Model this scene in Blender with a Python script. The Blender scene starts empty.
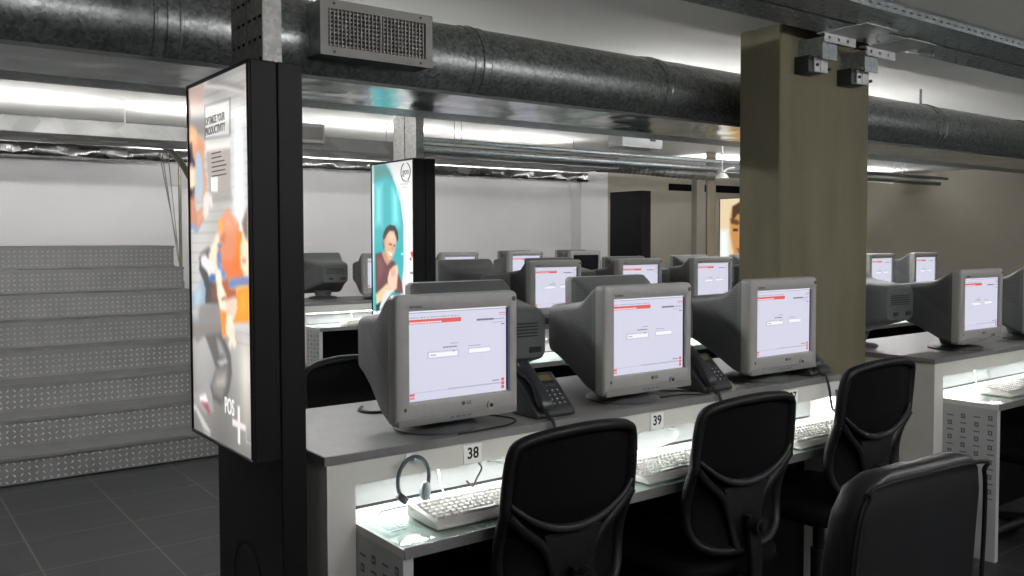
import bpy, bmesh, math, random
import numpy as np
from mathutils import Matrix, Vector
random.seed(7)
PI = math.pi
SC = bpy.context.scene
COL = SC.collection

# ------------------------------------------------------------------ helpers
def link(o, parent=None):
    COL.objects.link(o)
    if parent is not None:
        o.parent = parent
    return o

def tag(o, label=None, cat=None, group=None, kind=None):
    if label: o['label'] = label
    if cat: o['category'] = cat
    if group: o['group'] = group
    if kind: o['kind'] = kind
    return o

def empty(name, label, cat, loc=(0, 0, 0), rz=0.0, group=None):
    o = bpy.data.objects.new(name, None)
    o.empty_display_size = 0.1
    o.location = loc
    o.rotation_euler = (0, 0, rz)
    COL.objects.link(o)
    return tag(o, label, cat, group)

def copy_tree(o, parent=None):
    c = o.copy()
    COL.objects.link(c)
    c.parent = parent
    for ch in list(o.children):
        copy_tree(ch, c)
    return c

def dup(root, loc, rz, label, group=None, cat=None):
    r = copy_tree(root)
    r.location = loc
    r.rotation_euler = (0, 0, rz)
    r['label'] = label
    if group: r['group'] = group
    if cat: r['category'] = cat
    return r

def rr(w, h, r, n=4, cx=0.0, cz=0.0):
    """rounded rectangle outline, counter-clockwise, in 2D"""
    pts = []
    for (sx, sz, a0) in ((1, 1, 0), (-1, 1, PI/2), (-1, -1, PI), (1, -1, 1.5*PI)):
        for i in range(n + 1):
            a = a0 + PI/2*i/n
            pts.append((cx + sx*(w/2 - r) + r*math.cos(a), cz + sz*(h/2 - r) + r*math.sin(a)))
    return pts

def catmull(pts, k=6, closed=False):
    P = [Vector(p) for p in pts]
    n = len(P)
    out = []
    rng = range(n) if closed else range(n - 1)
    for i in rng:
        if closed:
            p0, p1, p2, p3 = P[(i-1) % n], P[i], P[(i+1) % n], P[(i+2) % n]
        else:
            p0, p1, p2, p3 = P[max(i-1, 0)], P[i], P[i+1], P[min(i+2, n-1)]
        for j in range(k):
            t = j/k
            out.append(0.5*((2*p1) + (-p0+p2)*t + (2*p0-5*p1+4*p2-p3)*t*t + (-p0+3*p1-3*p2+p3)*t**3))
    if not closed:
        out.append(P[-1])
    return out

class MB:
    def __init__(self):
        self.v = []; self.f = []; self.m = []
    def add(self, vs, fs, mi=0, M=None):
        b = len(self.v)
        for p in vs:
            p = Vector(p)
            self.v.append(tuple(M @ p) if M is not None else tuple(p))
        for f in fs:
            self.f.append([b + i for i in f]); self.m.append(mi)
        return self
    def box(self, x0, x1, y0, y1, z0, z1, mi=0, M=None):
        vs = [(x, y, z) for z in (z0, z1) for y in (y0, y1) for x in (x0, x1)]
        return self.add(vs, [(0,2,3,1),(4,5,7,6),(0,1,5,4),(2,6,7,3),(0,4,6,2),(1,3,7,5)], mi, M)
    def rbox(self, x0, x1, y0, y1, z0, z1, r=0.005, seg=2, mi=0, M=None):
        bm = bmesh.new()
        bmesh.ops.create_cube(bm, size=1.0)
        for v in bm.verts:
            v.co = Vector(((x0+x1)/2 + v.co.x*(x1-x0), (y0+y1)/2 + v.co.y*(y1-y0), (z0+z1)/2 + v.co.z*(z1-z0)))
        bmesh.ops.bevel(bm, geom=bm.edges[:], offset=r, segments=seg, affect='EDGES', profile=0.5)
        return self.addbm(bm, mi, M)
    def prism(self, poly, a0, a1, axis='X', r=0.0, seg=2, mi=0, M=None):
        """extrude 2D poly along an axis; poly coordinates are the remaining axes in order"""
        bm = bmesh.new()
        def mk(p, a):
            return {'X': (a, p[0], p[1]), 'Y': (p[0], a, p[1]), 'Z': (p[0], p[1], a)}[axis]
        A = [bm.verts.new(mk(p, a0)) for p in poly]
        B = [bm.verts.new(mk(p, a1)) for p in poly]
        n = len(poly)
        bm.faces.new(A); bm.faces.new(B)
        for i in range(n):
            bm.faces.new((A[i], A[(i+1) % n], B[(i+1) % n], B[i]))
        bmesh.ops.recalc_face_normals(bm, faces=bm.faces[:])
        if r > 0:
            bmesh.ops.bevel(bm, geom=bm.edges[:], offset=r, segments=seg, affect='EDGES', profile=0.5)
        return self.addbm(bm, mi, M)
    def addbm(self, bm, mi=0, M=None):
        bmesh.ops.recalc_face_normals(bm, faces=bm.faces[:])
        bm.verts.index_update()
        self.add([v.co.copy() for v in bm.verts], [[v.index for v in f.verts] for f in bm.faces], mi, M)
        bm.free()
        return self
    def loft(self, rings, cap0=True, cap1=True, mi=0, closed=True, M=None, loop=False):
        n = len(rings[0]); vs = []; fs = []
        for r in rings: vs += [tuple(p) for p in r]
        k = len(rings)
        for i in range(k if loop else k - 1):
            j = (i + 1) % k
            for q in range(n if closed else n - 1):
                q2 = (q + 1) % n
                fs.append((i*n+q, i*n+q2, j*n+q2, j*n+q))
        if cap0 and not loop: fs.append(tuple(range(n))[::-1])
        if cap1 and not loop: fs.append(tuple((k-1)*n + q for q in range(n)))
        return self.add(vs, fs, mi, M)
    def tube(self, path, r, n=8, closed=False, mi=0, flat=1.0, M=None, up=(0, 0, 1)):
        P = [Vector(p) for p in path]
        k = len(P); rings = []
        prev = None
        for i in range(k):
            if closed: t = P[(i+1) % k] - P[i-1]
            else: t = P[min(i+1, k-1)] - P[max(i-1, 0)]
            t.normalize()
            if prev is None:
                u = Vector(up)
                if abs(u.dot(t)) > 0.95: u = Vector((1, 0, 0))
                a = (u - t*u.dot(t)).normalized()
            else:
                a = (prev - t*prev.dot(t)).normalized()
            prev = a
            b = t.cross(a)
            ri = r[i] if isinstance(r, (list, tuple)) else r
            rings.append([P[i] + a*ri*math.cos(2*PI*q/n)*flat + b*ri*math.sin(2*PI*q/n) for q in range(n)])
        return self.loft(rings, mi=mi, M=M, loop=closed)
    def cyl(self, p0, p1, r0, r1=None, n=16, mi=0, M=None):
        r1 = r0 if r1 is None else r1
        p0, p1 = Vector(p0), Vector(p1)
        t = (p1 - p0).normalized()
        u = Vector((0, 0, 1)) if abs(t.z) < 0.9 else Vector((1, 0, 0))
        a = t.cross(u).normalized(); b = t.cross(a)
        R = [[p + a*r*math.cos(2*PI*q/n) + b*r*math.sin(2*PI*q/n) for q in range(n)] for p, r in ((p0, r0), (p1, r1))]
        return self.loft(R, mi=mi, M=M)
    def lathe(self, prof, n=24, c=(0, 0, 0), mi=0, M=None, sx=1.0, sy=1.0):
        rings = [[(c[0] + sx*r*math.cos(2*PI*q/n), c[1] + sy*r*math.sin(2*PI*q/n), c[2] + z) for q in range(n)] for r, z in prof]
        return self.loft(rings, mi=mi, M=M)
    def quad(self, a, b, c, d, mi=0, M=None):
        return self.add([a, b, c, d], [(0, 1, 2, 3)], mi, M)
    def text(self, s, size, M, mi=0, depth=0.0006, bold=0.0, sx=1.0):
        vs, fs = text_geo(s, size, depth, bold)
        if sx != 1.0: vs = [(x*sx, y, z) for x, y, z in vs]
        return self.add(vs, fs, mi, M)
    def perf(self, o, u, v, us, vs, hole, mi=0):
        """sheet in direction u,v from o with cells (i,j) left open where hole(i,j)"""
        o, u, v = Vector(o), Vector(u), Vector(v)
        nu, nv = len(us), len(vs)
        pts = [o + u*a + v*b for b in vs for a in us]
        fs = [(j*nu+i, j*nu+i+1, (j+1)*nu+i+1, (j+1)*nu+i) for j in range(nv-1) for i in range(nu-1) if not hole(i, j)]
        return self.add(pts, fs, mi)
    def build(self, name, mats, parent=None, smooth=35, solid=0.0, label=None):
        me = bpy.data.meshes.new(name)
        me.from_pydata(self.v, [], self.f)
        if not isinstance(mats, (list, tuple)): mats = [mats]
        for m in mats: me.materials.append(m)
        me.polygons.foreach_set('material_index', self.m)
        if smooth:
            me.polygons.foreach_set('use_smooth', [True]*len(me.polygons))
            me.set_sharp_from_angle(angle=math.radians(smooth))
        me.update()
        o = bpy.data.objects.new(name, me)
        link(o, parent)
        if solid:
            s = o.modifiers.new('thickness', 'SOLIDIFY'); s.thickness = solid; s.offset = 0
        if label: o['label'] = label
        return o

_tc = {}
def text_geo(s, size, depth, bold):
    key = (s, size, depth, bold)
    if key in _tc: return _tc[key]
    cu = bpy.data.curves.new('lettering', 'FONT')
    cu.body = s; cu.size = size; cu.align_x = 'CENTER'; cu.align_y = 'CENTER'
    cu.extrude = depth/2; cu.offset = bold; cu.resolution_u = 3
    ob = bpy.data.objects.new('lettering', cu)
    COL.objects.link(ob)
    dg = bpy.context.evaluated_depsgraph_get()
    me = bpy.data.meshes.new_from_object(ob.evaluated_get(dg))
    vs = [tuple(v.co) for v in me.vertices]; fs = [tuple(p.vertices) for p in me.polygons]
    bpy.data.objects.remove(ob); bpy.data.curves.remove(cu); bpy.data.meshes.remove(me)
    _tc[key] = (vs, fs)
    return vs, fs

def face_m(x, y, z, facing='-Y'):
    """matrix putting flat XY lettering on a vertical face looking along the given direction"""
    rot = {'-Y': Matrix.Rotation(PI/2, 4, 'X'),
           '+Y': Matrix.Rotation(PI, 4, 'Z') @ Matrix.Rotation(PI/2, 4, 'X'),
           '-X': Matrix.Rotation(-PI/2, 4, 'Z') @ Matrix.Rotation(PI/2, 4, 'X')}[facing]
    return Matrix.Translation((x, y, z)) @ rot

# ------------------------------------------------------------------ materials
def rgb(r, g, b):
    f = lambda c: (c/255/12.92) if c/255 <= 0.04045 else ((c/255+0.055)/1.055)**2.4
    return (f(r), f(g), f(b), 1.0)

def mat(name, col, rough=0.5, metal=0.0, noise=0.0, nscale=20.0, stretch=(1, 1, 1), bump=0.0, bscale=200.0, emit=None, estr=0.0, coat=0.0, spec=0.5):
    m = bpy.data.materials.new(name); m.use_nodes = True
    nt = m.node_tree; b = nt.nodes['Principled BSDF']
    b.inputs['Base Color'].default_value = col
    b.inputs['Roughness'].default_value = rough
    b.inputs['Metallic'].default_value = metal
    b.inputs['Coat Weight'].default_value = coat
    b.inputs['Specular IOR Level'].default_value = spec
    if emit is not None:
        b.inputs['Emission Color'].default_value = emit
        b.inputs['Emission Strength'].default_value = estr
    if noise or bump:
        tc = nt.nodes.new('ShaderNodeTexCoord'); mp = nt.nodes.new('ShaderNodeMapping')
        mp.inputs['Scale'].default_value = stretch
        nt.links.new(tc.outputs['Object'], mp.inputs['Vector'])
    if noise:
        n = nt.nodes.new('ShaderNodeTexNoise'); n.inputs['Scale'].default_value = nscale; n.inputs['Detail'].default_value = 5
        nt.links.new(mp.outputs[0], n.inputs['Vector'])
        r = nt.nodes.new('ShaderNodeMapRange')
        r.inputs['From Min'].default_value = 0.3; r.inputs['From Max'].default_value = 0.7
        r.inputs['To Min'].default_value = 1 - noise; r.inputs['To Max'].default_value = 1 + noise
        nt.links.new(n.outputs[0], r.inputs['Value'])
        mx = nt.nodes.new('ShaderNodeVectorMath'); mx.operation = 'MULTIPLY'
        mx.inputs[0].default_value = col[:3]
        nt.links.new(r.outputs[0], mx.inputs[1])
        nt.links.new(mx.outputs[0], b.inputs['Base Color'])
    if bump:
        n2 = nt.nodes.new('ShaderNodeTexNoise'); n2.inputs['Scale'].default_value = bscale; n2.inputs['Detail'].default_value = 3
        nt.links.new(mp.outputs[0], n2.inputs['Vector'])
        bp = nt.nodes.new('ShaderNodeBump'); bp.inputs['Strength'].default_value = bump; bp.inputs['Distance'].default_value = 0.01
        nt.links.new(n2.outputs[0], bp.inputs['Height'])
        nt.links.new(bp.outputs[0], b.inputs['Normal'])
    return m

def emat(name, col, s, rough=0.2):
    return mat(name, (0.02, 0.02, 0.02, 1), rough, emit=col, estr=s)

M = {}
M['bezel'] = mat('monitor_grey_plastic', rgb(152, 151, 148), 0.45, noise=0.03, nscale=60)
M['trim'] = mat('monitor_lower_trim', rgb(122, 122, 120), 0.4, noise=0.03)
M['dark'] = mat('dark_plastic', rgb(38, 39, 41), 0.45, noise=0.06, nscale=40)
M['black'] = mat('black_paint', rgb(12, 12, 14), 0.5, spec=0.18, noise=0.08, nscale=12)
M['blackmatte'] = mat('black_matte', rgb(10, 10, 11), 0.8, noise=0.1, spec=0.1)
M['logo'] = mat('logo_grey', rgb(70, 70, 72), 0.4, noise=0.02)
M['base'] = mat('monitor_base_plastic', rgb(88, 90, 92), 0.45, noise=0.03)
M['slab'] = mat('grey_laminate', rgb(132, 131, 129), 0.42, noise=0.05, nscale=14)
M['slabedge'] = mat('grey_edge_band', rgb(112, 112, 112), 0.4, noise=0.05, nscale=30)
M['white'] = mat('white_laminate', rgb(205, 204, 198), 0.45, noise=0.02, nscale=8)
M['niche'] = mat('grey_niche_board', rgb(112, 114, 113), 0.6, noise=0.03, nscale=8)
M['cream'] = mat('panel_side', rgb(150, 146, 130), 0.5, noise=0.04, nscale=8)
M['paper'] = mat('white_paper', rgb(238, 240, 236), 0.7, noise=0.02)
M['ink'] = mat('black_ink', rgb(30, 30, 32), 0.6, noise=0.02)
M['blueink'] = mat('blue_green_ink', rgb(70, 120, 125), 0.6, noise=0.1)
M['greyink'] = mat('grey_print', rgb(105, 108, 110), 0.6, noise=0.1)
M['key'] = mat('keyboard_white', rgb(214, 212, 204), 0.5, noise=0.02)
M['keycase'] = mat('keyboard_case', rgb(226, 225, 218), 0.45, noise=0.02)
M['phone'] = mat('phone_charcoal', rgb(52, 54, 57), 0.38, noise=0.05, nscale=50)
M['handset'] = mat('handset_charcoal', rgb(44, 46, 49), 0.33, noise=0.05)
M['lcd'] = mat('lcd_green', rgb(108, 104, 62), 0.25, noise=0.03)
M['phonekey'] = mat('phone_key', rgb(78, 80, 84), 0.5, noise=0.03)
M['fabric'] = mat('black_mesh_fabric', rgb(11, 11, 12), 0.9, spec=0.08, noise=0.15, nscale=300, bump=0.2, bscale=500)
M['chair'] = mat('black_chair_plastic', rgb(17, 17, 19), 0.5, noise=0.08, nscale=30, spec=0.22)
M['arc'] = mat('charcoal_lumbar_plastic', rgb(34, 34, 37), 0.5, noise=0.05, spec=0.25)
M['leather'] = mat('black_leatherette', rgb(18, 19, 21), 0.42, spec=0.3, noise=0.1, nscale=40, bump=0.08, bscale=300)
M['chrome'] = mat('dull_chrome', rgb(150, 150, 150), 0.3, 1.0, noise=0.03)
M['wire_white'] = mat('white_cable', rgb(225, 225, 222), 0.5, noise=0.02)
M['tube'] = emat('fluorescent_tube', (1.0, 0.99, 0.995, 1), 185.0)  # glow of the added downward battens
M['uptube'] = emat('uplight_tube', (1.0, 0.99, 0.995, 1), 66.0)
M['desktube'] = emat('desk_tube', (0.98, 1.0, 0.99, 1), 105.0)
M['fixture'] = mat('white_enamel', rgb(225, 225, 222), 0.35, noise=0.01)
M['wall'] = mat('white_wall_paint', rgb(238, 236, 236), 0.8, noise=0.02, nscale=3)
M['wall_beige'] = mat('beige_wall_paint', rgb(172, 166, 152), 0.8, noise=0.03, nscale=3)
M['wallgrey'] = mat('grey_wall_paint', rgb(170, 170, 168), 0.8, noise=0.03, nscale=2)
M['ceiling'] = mat('white_ceiling_paint', rgb(224, 222, 217), 0.85, noise=0.03, nscale=1.2, bump=0.02, bscale=3)
M['concrete'] = mat('raw_concrete', rgb(100, 96, 76), 0.85, noise=0.16, nscale=5, stretch=(1.5, 1.5, 0.35), bump=0.12, bscale=30)
M['post'] = mat('olive_steel_post', rgb(112, 106, 90), 0.5, noise=0.05)
M['red'] = mat('red_plastic', rgb(190, 40, 40), 0.5, noise=0.02)
M['box'] = mat('light_grey_box', rgb(176, 178, 178), 0.45, noise=0.03)
M['steelrail'] = mat('brushed_steel', rgb(120, 118, 105), 0.35, 0.9, noise=0.05)
M['tread'] = mat('tread_plate_steel', rgb(116, 116, 115), 0.45, 0.35, noise=0.12, nscale=9)
M['pale_lozenge'] = mat('pale_tread_lozenges', rgb(178, 178, 175), 0.35, 0.4, noise=0.05)  # raised lozenges set paler than the tread plate
M['cord'] = mat('black_cord', rgb(26, 27, 29), 0.5, noise=0.05)
M['ear'] = mat('headset_grey', rgb(72, 82, 86), 0.5, noise=0.05)

def galv(name, c0, c1, rough, scale, metal=0.92, stretch=(1, 1, 1), bump=0.0, bscale=4.0, rvar=1.0):
    m = bpy.data.materials.new(name); m.use_nodes = True
    nt = m.node_tree; b = nt.nodes['Principled BSDF']
    tc = nt.nodes.new('ShaderNodeTexCoord'); mp = nt.nodes.new('ShaderNodeMapping'); mp.inputs['Scale'].default_value = stretch
    nt.links.new(tc.outputs['Object'], mp.inputs['Vector'])
    vo = nt.nodes.new('ShaderNodeTexVoronoi'); vo.inputs['Scale'].default_value = scale
    no = nt.nodes.new('ShaderNodeTexNoise'); no.inputs['Scale'].default_value = scale*0.35; no.inputs['Detail'].default_value = 4
    nt.links.new(mp.outputs[0], vo.inputs['Vector']); nt.links.new(mp.outputs[0], no.inputs['Vector'])
    sep = nt.nodes.new('ShaderNodeSeparateColor'); nt.links.new(vo.outputs['Color'], sep.inputs[0])
    ad = nt.nodes.new('ShaderNodeMath'); ad.operation = 'ADD'
    nt.links.new(sep.outputs[0], ad.inputs[0]); nt.links.new(no.outputs[0], ad.inputs[1])
    mr = nt.nodes.new('ShaderNodeMapRange'); mr.inputs['From Max'].default_value = 1.6
    nt.links.new(ad.outputs[0], mr.inputs['Value'])
    mx = nt.nodes.new('ShaderNodeMix'); mx.data_type = 'RGBA'
    mx.inputs['A'].default_value = c0; mx.inputs['B'].default_value = c1
    nt.links.new(mr.outputs[0], mx.inputs['Factor']); nt.links.new(mx.outputs['Result'], b.inputs['Base Color'])
    r2 = nt.nodes.new('ShaderNodeMapRange'); r2.inputs['To Min'].default_value = rough - 0.08*rvar; r2.inputs['To Max'].default_value = rough + 0.12*rvar
    nt.links.new(sep.outputs[1], r2.inputs['Value']); nt.links.new(r2.outputs[0], b.inputs['Roughness'])
    b.inputs['Metallic'].default_value = metal
    if bump:
        n2 = nt.nodes.new('ShaderNodeTexNoise'); n2.inputs['Scale'].default_value = bscale; n2.inputs['Detail'].default_value = 2
        nt.links.new(mp.outputs[0], n2.inputs['Vector'])
        bp = nt.nodes.new('ShaderNodeBump'); bp.inputs['Strength'].default_value = bump; bp.inputs['Distance'].default_value = 0.05
        nt.links.new(n2.outputs[0], bp.inputs['Height']); nt.links.new(bp.outputs[0], b.inputs['Normal'])
    return m
M['galv'] = galv('galvanised_duct', rgb(74, 77, 77), rgb(150, 154, 153), 0.33, 90, 0.85, rvar=0.7)
M['galvtray'] = galv('galvanised_tray', rgb(120, 126, 128), rgb(160, 166, 168), 0.4, 60, 0.7)
M['galvstrut'] = galv('galvanised_strut', rgb(104, 104, 101), rgb(150, 150, 146), 0.42, 90, 0.5)
M['foil'] = galv('foil_wrap', rgb(96, 96, 95), rgb(140, 140, 138), 0.2, 6, 0.95, bump=0.25, bscale=5)
M['mirror'] = galv('polished_soffit_sheet', rgb(176, 182, 182), rgb(196, 202, 202), 0.14, 8, 0.95, bump=0.4, bscale=2.2, rvar=0.5)
M['sheet'] = galv('grey_sheet_duct', rgb(96, 96, 94), rgb(126, 126, 124), 0.42, 8, 0.7, bump=0.15, bscale=3)
M['register'] = mat('grey_register_paint', rgb(128, 127, 122), 0.5, noise=0.04)

def housing_mat():
    m = mat('monitor_housing', rgb(90, 93, 93), 0.5)
    nt = m.node_tree; b = nt.nodes['Principled BSDF']
    tc = nt.nodes.new('ShaderNodeTexCoord'); s = nt.nodes.new('ShaderNodeSeparateXYZ')
    nt.links.new(tc.outputs['Object'], s.inputs[0])
    def mth(op, a, bb):
        n = nt.nodes.new('ShaderNodeMath'); n.operation = op
        for i, x in enumerate((a, bb)):
            if x is None: continue
            if isinstance(x, (int, float)): n.inputs[i].default_value = x
            else: nt.links.new(x, n.inputs[i])
        return n.outputs[0]
    st = mth('GREATER_THAN', mth('SINE', mth('MULTIPLY', s.outputs['Z'], 2*PI/0.0075), None), 0.3)
    k = mth('MULTIPLY', st, mth('GREATER_THAN', s.outputs['Y'], -0.07))
    k = mth('MULTIPLY', k, mth('LESS_THAN', s.outputs['Y'], 0.17))
    # the grille region slopes down towards the front
    k = mth('MULTIPLY', k, mth('GREATER_THAN', mth('ADD', s.outputs['Z'], mth('MULTIPLY', s.outputs['Y'], -0.55)), 0.225))
    k = mth('MULTIPLY', k, mth('GREATER_THAN', mth('ABSOLUTE', s.outputs['X'], None), 0.12))
    s2 = nt.nodes.new('ShaderNodeSeparateXYZ'); nt.links.new(tc.outputs['Normal'], s2.inputs[0])
    k = mth('MULTIPLY', k, mth('LESS_THAN', s2.outputs['Z'], 0.5))
    mx = nt.nodes.new('ShaderNodeMix'); mx.data_type = 'RGBA'
    mx.inputs['A'].default_value = rgb(90, 93, 93); mx.inputs['B'].default_value = rgb(56, 58, 58)
    nt.links.new(k, mx.inputs['Factor']); nt.links.new(mx.outputs['Result'], b.inputs['Base Color'])
    return m
M['housing'] = housing_mat()

def glass_top():
    m = bpy.data.materials.new('green_edge_glass'); m.use_nodes = True
    nt = m.node_tree; nt.nodes.clear()
    out = nt.nodes.new('ShaderNodeOutputMaterial')
    tr = nt.nodes.new('ShaderNodeBsdfTransparent'); tr.inputs[0].default_value = (0.92, 0.975, 0.96, 1)
    gl = nt.nodes.new('ShaderNodeBsdfGlossy'); gl.inputs['Roughness'].default_value = 0.04
    no = nt.nodes.new('ShaderNodeTexNoise'); no.inputs['Scale'].default_value = 12
    fr = nt.nodes.new('ShaderNodeFresnel'); fr.inputs[0].default_value = 1.5
    bp = nt.nodes.new('ShaderNodeBump'); bp.inputs['Strength'].default_value = 0.02
    nt.links.new(no.outputs[0], bp.inputs['Height']); nt.links.new(bp.outputs[0], gl.inputs['Normal'])
    mx = nt.nodes.new('ShaderNodeMixShader')
    ge = nt.nodes.new('ShaderNodeNewGeometry'); fm = nt.nodes.new('ShaderNodeMath'); fm.operation = 'MULTIPLY_ADD'
    fm.inputs[1].default_value = -1.0; fm.inputs[2].default_value = 1.0; nt.links.new(ge.outputs['Backfacing'], fm.inputs[0])
    f2 = nt.nodes.new('ShaderNodeMath'); f2.operation = 'MULTIPLY'; nt.links.new(fr.outputs[0], f2.inputs[0]); nt.links.new(fm.outputs[0], f2.inputs[1])
    nt.links.new(f2.outputs[0], mx.inputs[0]); nt.links.new(tr.outputs[0], mx.inputs[1]); nt.links.new(gl.outputs[0], mx.inputs[2])
    nt.links.new(mx.outputs[0], out.inputs[0])
    return m
M['glass'] = glass_top()

def floor_mat():
    m = mat('slate_tile_floor', rgb(70, 72, 74), 0.5, spec=0.25)
    nt = m.node_tree; b = nt.nodes['Principled BSDF']
    tc = nt.nodes.new('ShaderNodeTexCoord'); s = nt.nodes.new('ShaderNodeSeparateXYZ'); nt.links.new(tc.outputs['Object'], s.inputs[0])
    def mth(op, *a):
        n = nt.nodes.new('ShaderNodeMath'); n.operation = op
        for i, x in enumerate(a):
            if isinstance(x, (int, float)): n.inputs[i].default_value = x
            else: nt.links.new(x, n.inputs[i])
        return n.outputs[0]
    def line(axis, off):
        f = mth('FRACT', mth('DIVIDE', mth('ADD', s.outputs[axis], off), 0.5))
        return mth('LESS_THAN', mth('ABSOLUTE', mth('SUBTRACT', f, 0.5)), 0.009)
    k = mth('MAXIMUM', line('X', 0.25 - 0.15), line('Y', 0.25 - 0.42))
    n = nt.nodes.new('ShaderNodeTexNoise'); n.inputs['Scale'].default_value = 5; n.inputs['Detail'].default_value = 8
    mp = nt.nodes.new('ShaderNodeMapping'); mp.inputs['Scale'].default_value = (0.6, 3, 1)
    nt.links.new(tc.outputs['Object'], mp.inputs[0]); nt.links.new(mp.outputs[0], n.inputs['Vector'])
    mx = nt.nodes.new('ShaderNodeMix'); mx.data_type = 'RGBA'
    mx.inputs['A'].default_value = rgb(32, 33, 35); mx.inputs['B'].default_value = rgb(56, 57, 59)
    nt.links.new(n.outputs[0], mx.inputs['Factor'])
    m2 = nt.nodes.new('ShaderNodeMix'); m2.data_type = 'RGBA'; m2.inputs['B'].default_value = rgb(82, 80, 72)
    nt.links.new(k, m2.inputs['Factor']); nt.links.new(mx.outputs['Result'], m2.inputs['A'])
    nt.links.new(m2.outputs['Result'], b.inputs['Base Color'])
    return m
M['floor'] = floor_mat()

SCR = [emat('screen_lavender', rgb(214, 214, 232), 1.0), emat('screen_red', rgb(226, 96, 88), 1.0), emat('screen_white', rgb(240, 240, 248), 1.05),
       emat('screen_text', rgb(92, 100, 132), 0.9), emat('screen_softtext', rgb(160, 164, 188), 1.0), emat('screen_darkedge', rgb(38, 42, 92), 0.6),
       emat('screen_pinktext', rgb(220, 140, 150), 1.0)]
M['deadscreen'] = mat('dark_screen_glass', rgb(24, 25, 28), 0.12, noise=0.02)

# ------------------------------------------------------------------ the room
X0, X1, Y0, Y1, CH = -4.0, 12.5, -3.0, 9.1, 2.44
def struct(name, mb, m, **k):
    o = mb.build(name, m, None, **k); o['kind'] = 'structure'; return o
struct('floor', MB().box(X0, X1, Y0, Y1, -0.1, 0), M['floor'], smooth=0)
struct('ceiling', MB().box(X0, X1, Y0, Y1, CH, CH+0.1), M['ceiling'], smooth=0)
struct('wall_left', MB().box(X0-0.1, X0, Y0, Y1, 0, CH), M['wallgrey'], smooth=0)
struct('wall_right', MB().box(X1, X1+0.1, Y0, Y1, 0, CH), M['wall_beige'], smooth=0)
struct('wall_front', MB().box(X0, X1, Y0-0.1, Y0, 0, CH), M['wall'], smooth=0)
struct('wall_back', MB().box(X0, 8.45, Y1, Y1+0.1, 0, CH).box(7.78, 8.25, 8.9, Y1, 0, CH), M['wall'], smooth=0)
struct('wall_back_right', MB().box(8.45, X1, Y1, Y1+0.1, 0, CH).box(10.17, 10.34, 9.0, Y1, 0, CH), M['wall_beige'], smooth=0)
struct('wall_pillar', MB().prism([(3.312, 2.45), (4.012, 2.45), (4.012, 2.676), (3.312, 2.676)], 0, CH, 'Z', r=0.006, seg=1), M['concrete'], smooth=30)
struct('trim_post', MB().prism([(7.52, 6.5), (7.66, 6.5), (7.66, 6.53), (7.52, 6.53)], 0, CH, 'Z', r=0.01, seg=2), M['post'], smooth=30)
struct('trim_vent', MB().box(9.66, 10.12, 9.06, 9.09, 2.20, 2.30).box(10.4, 11.4, 9.06, 9.09, 2.20, 2.31), M['blackmatte'], smooth=0)

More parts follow.
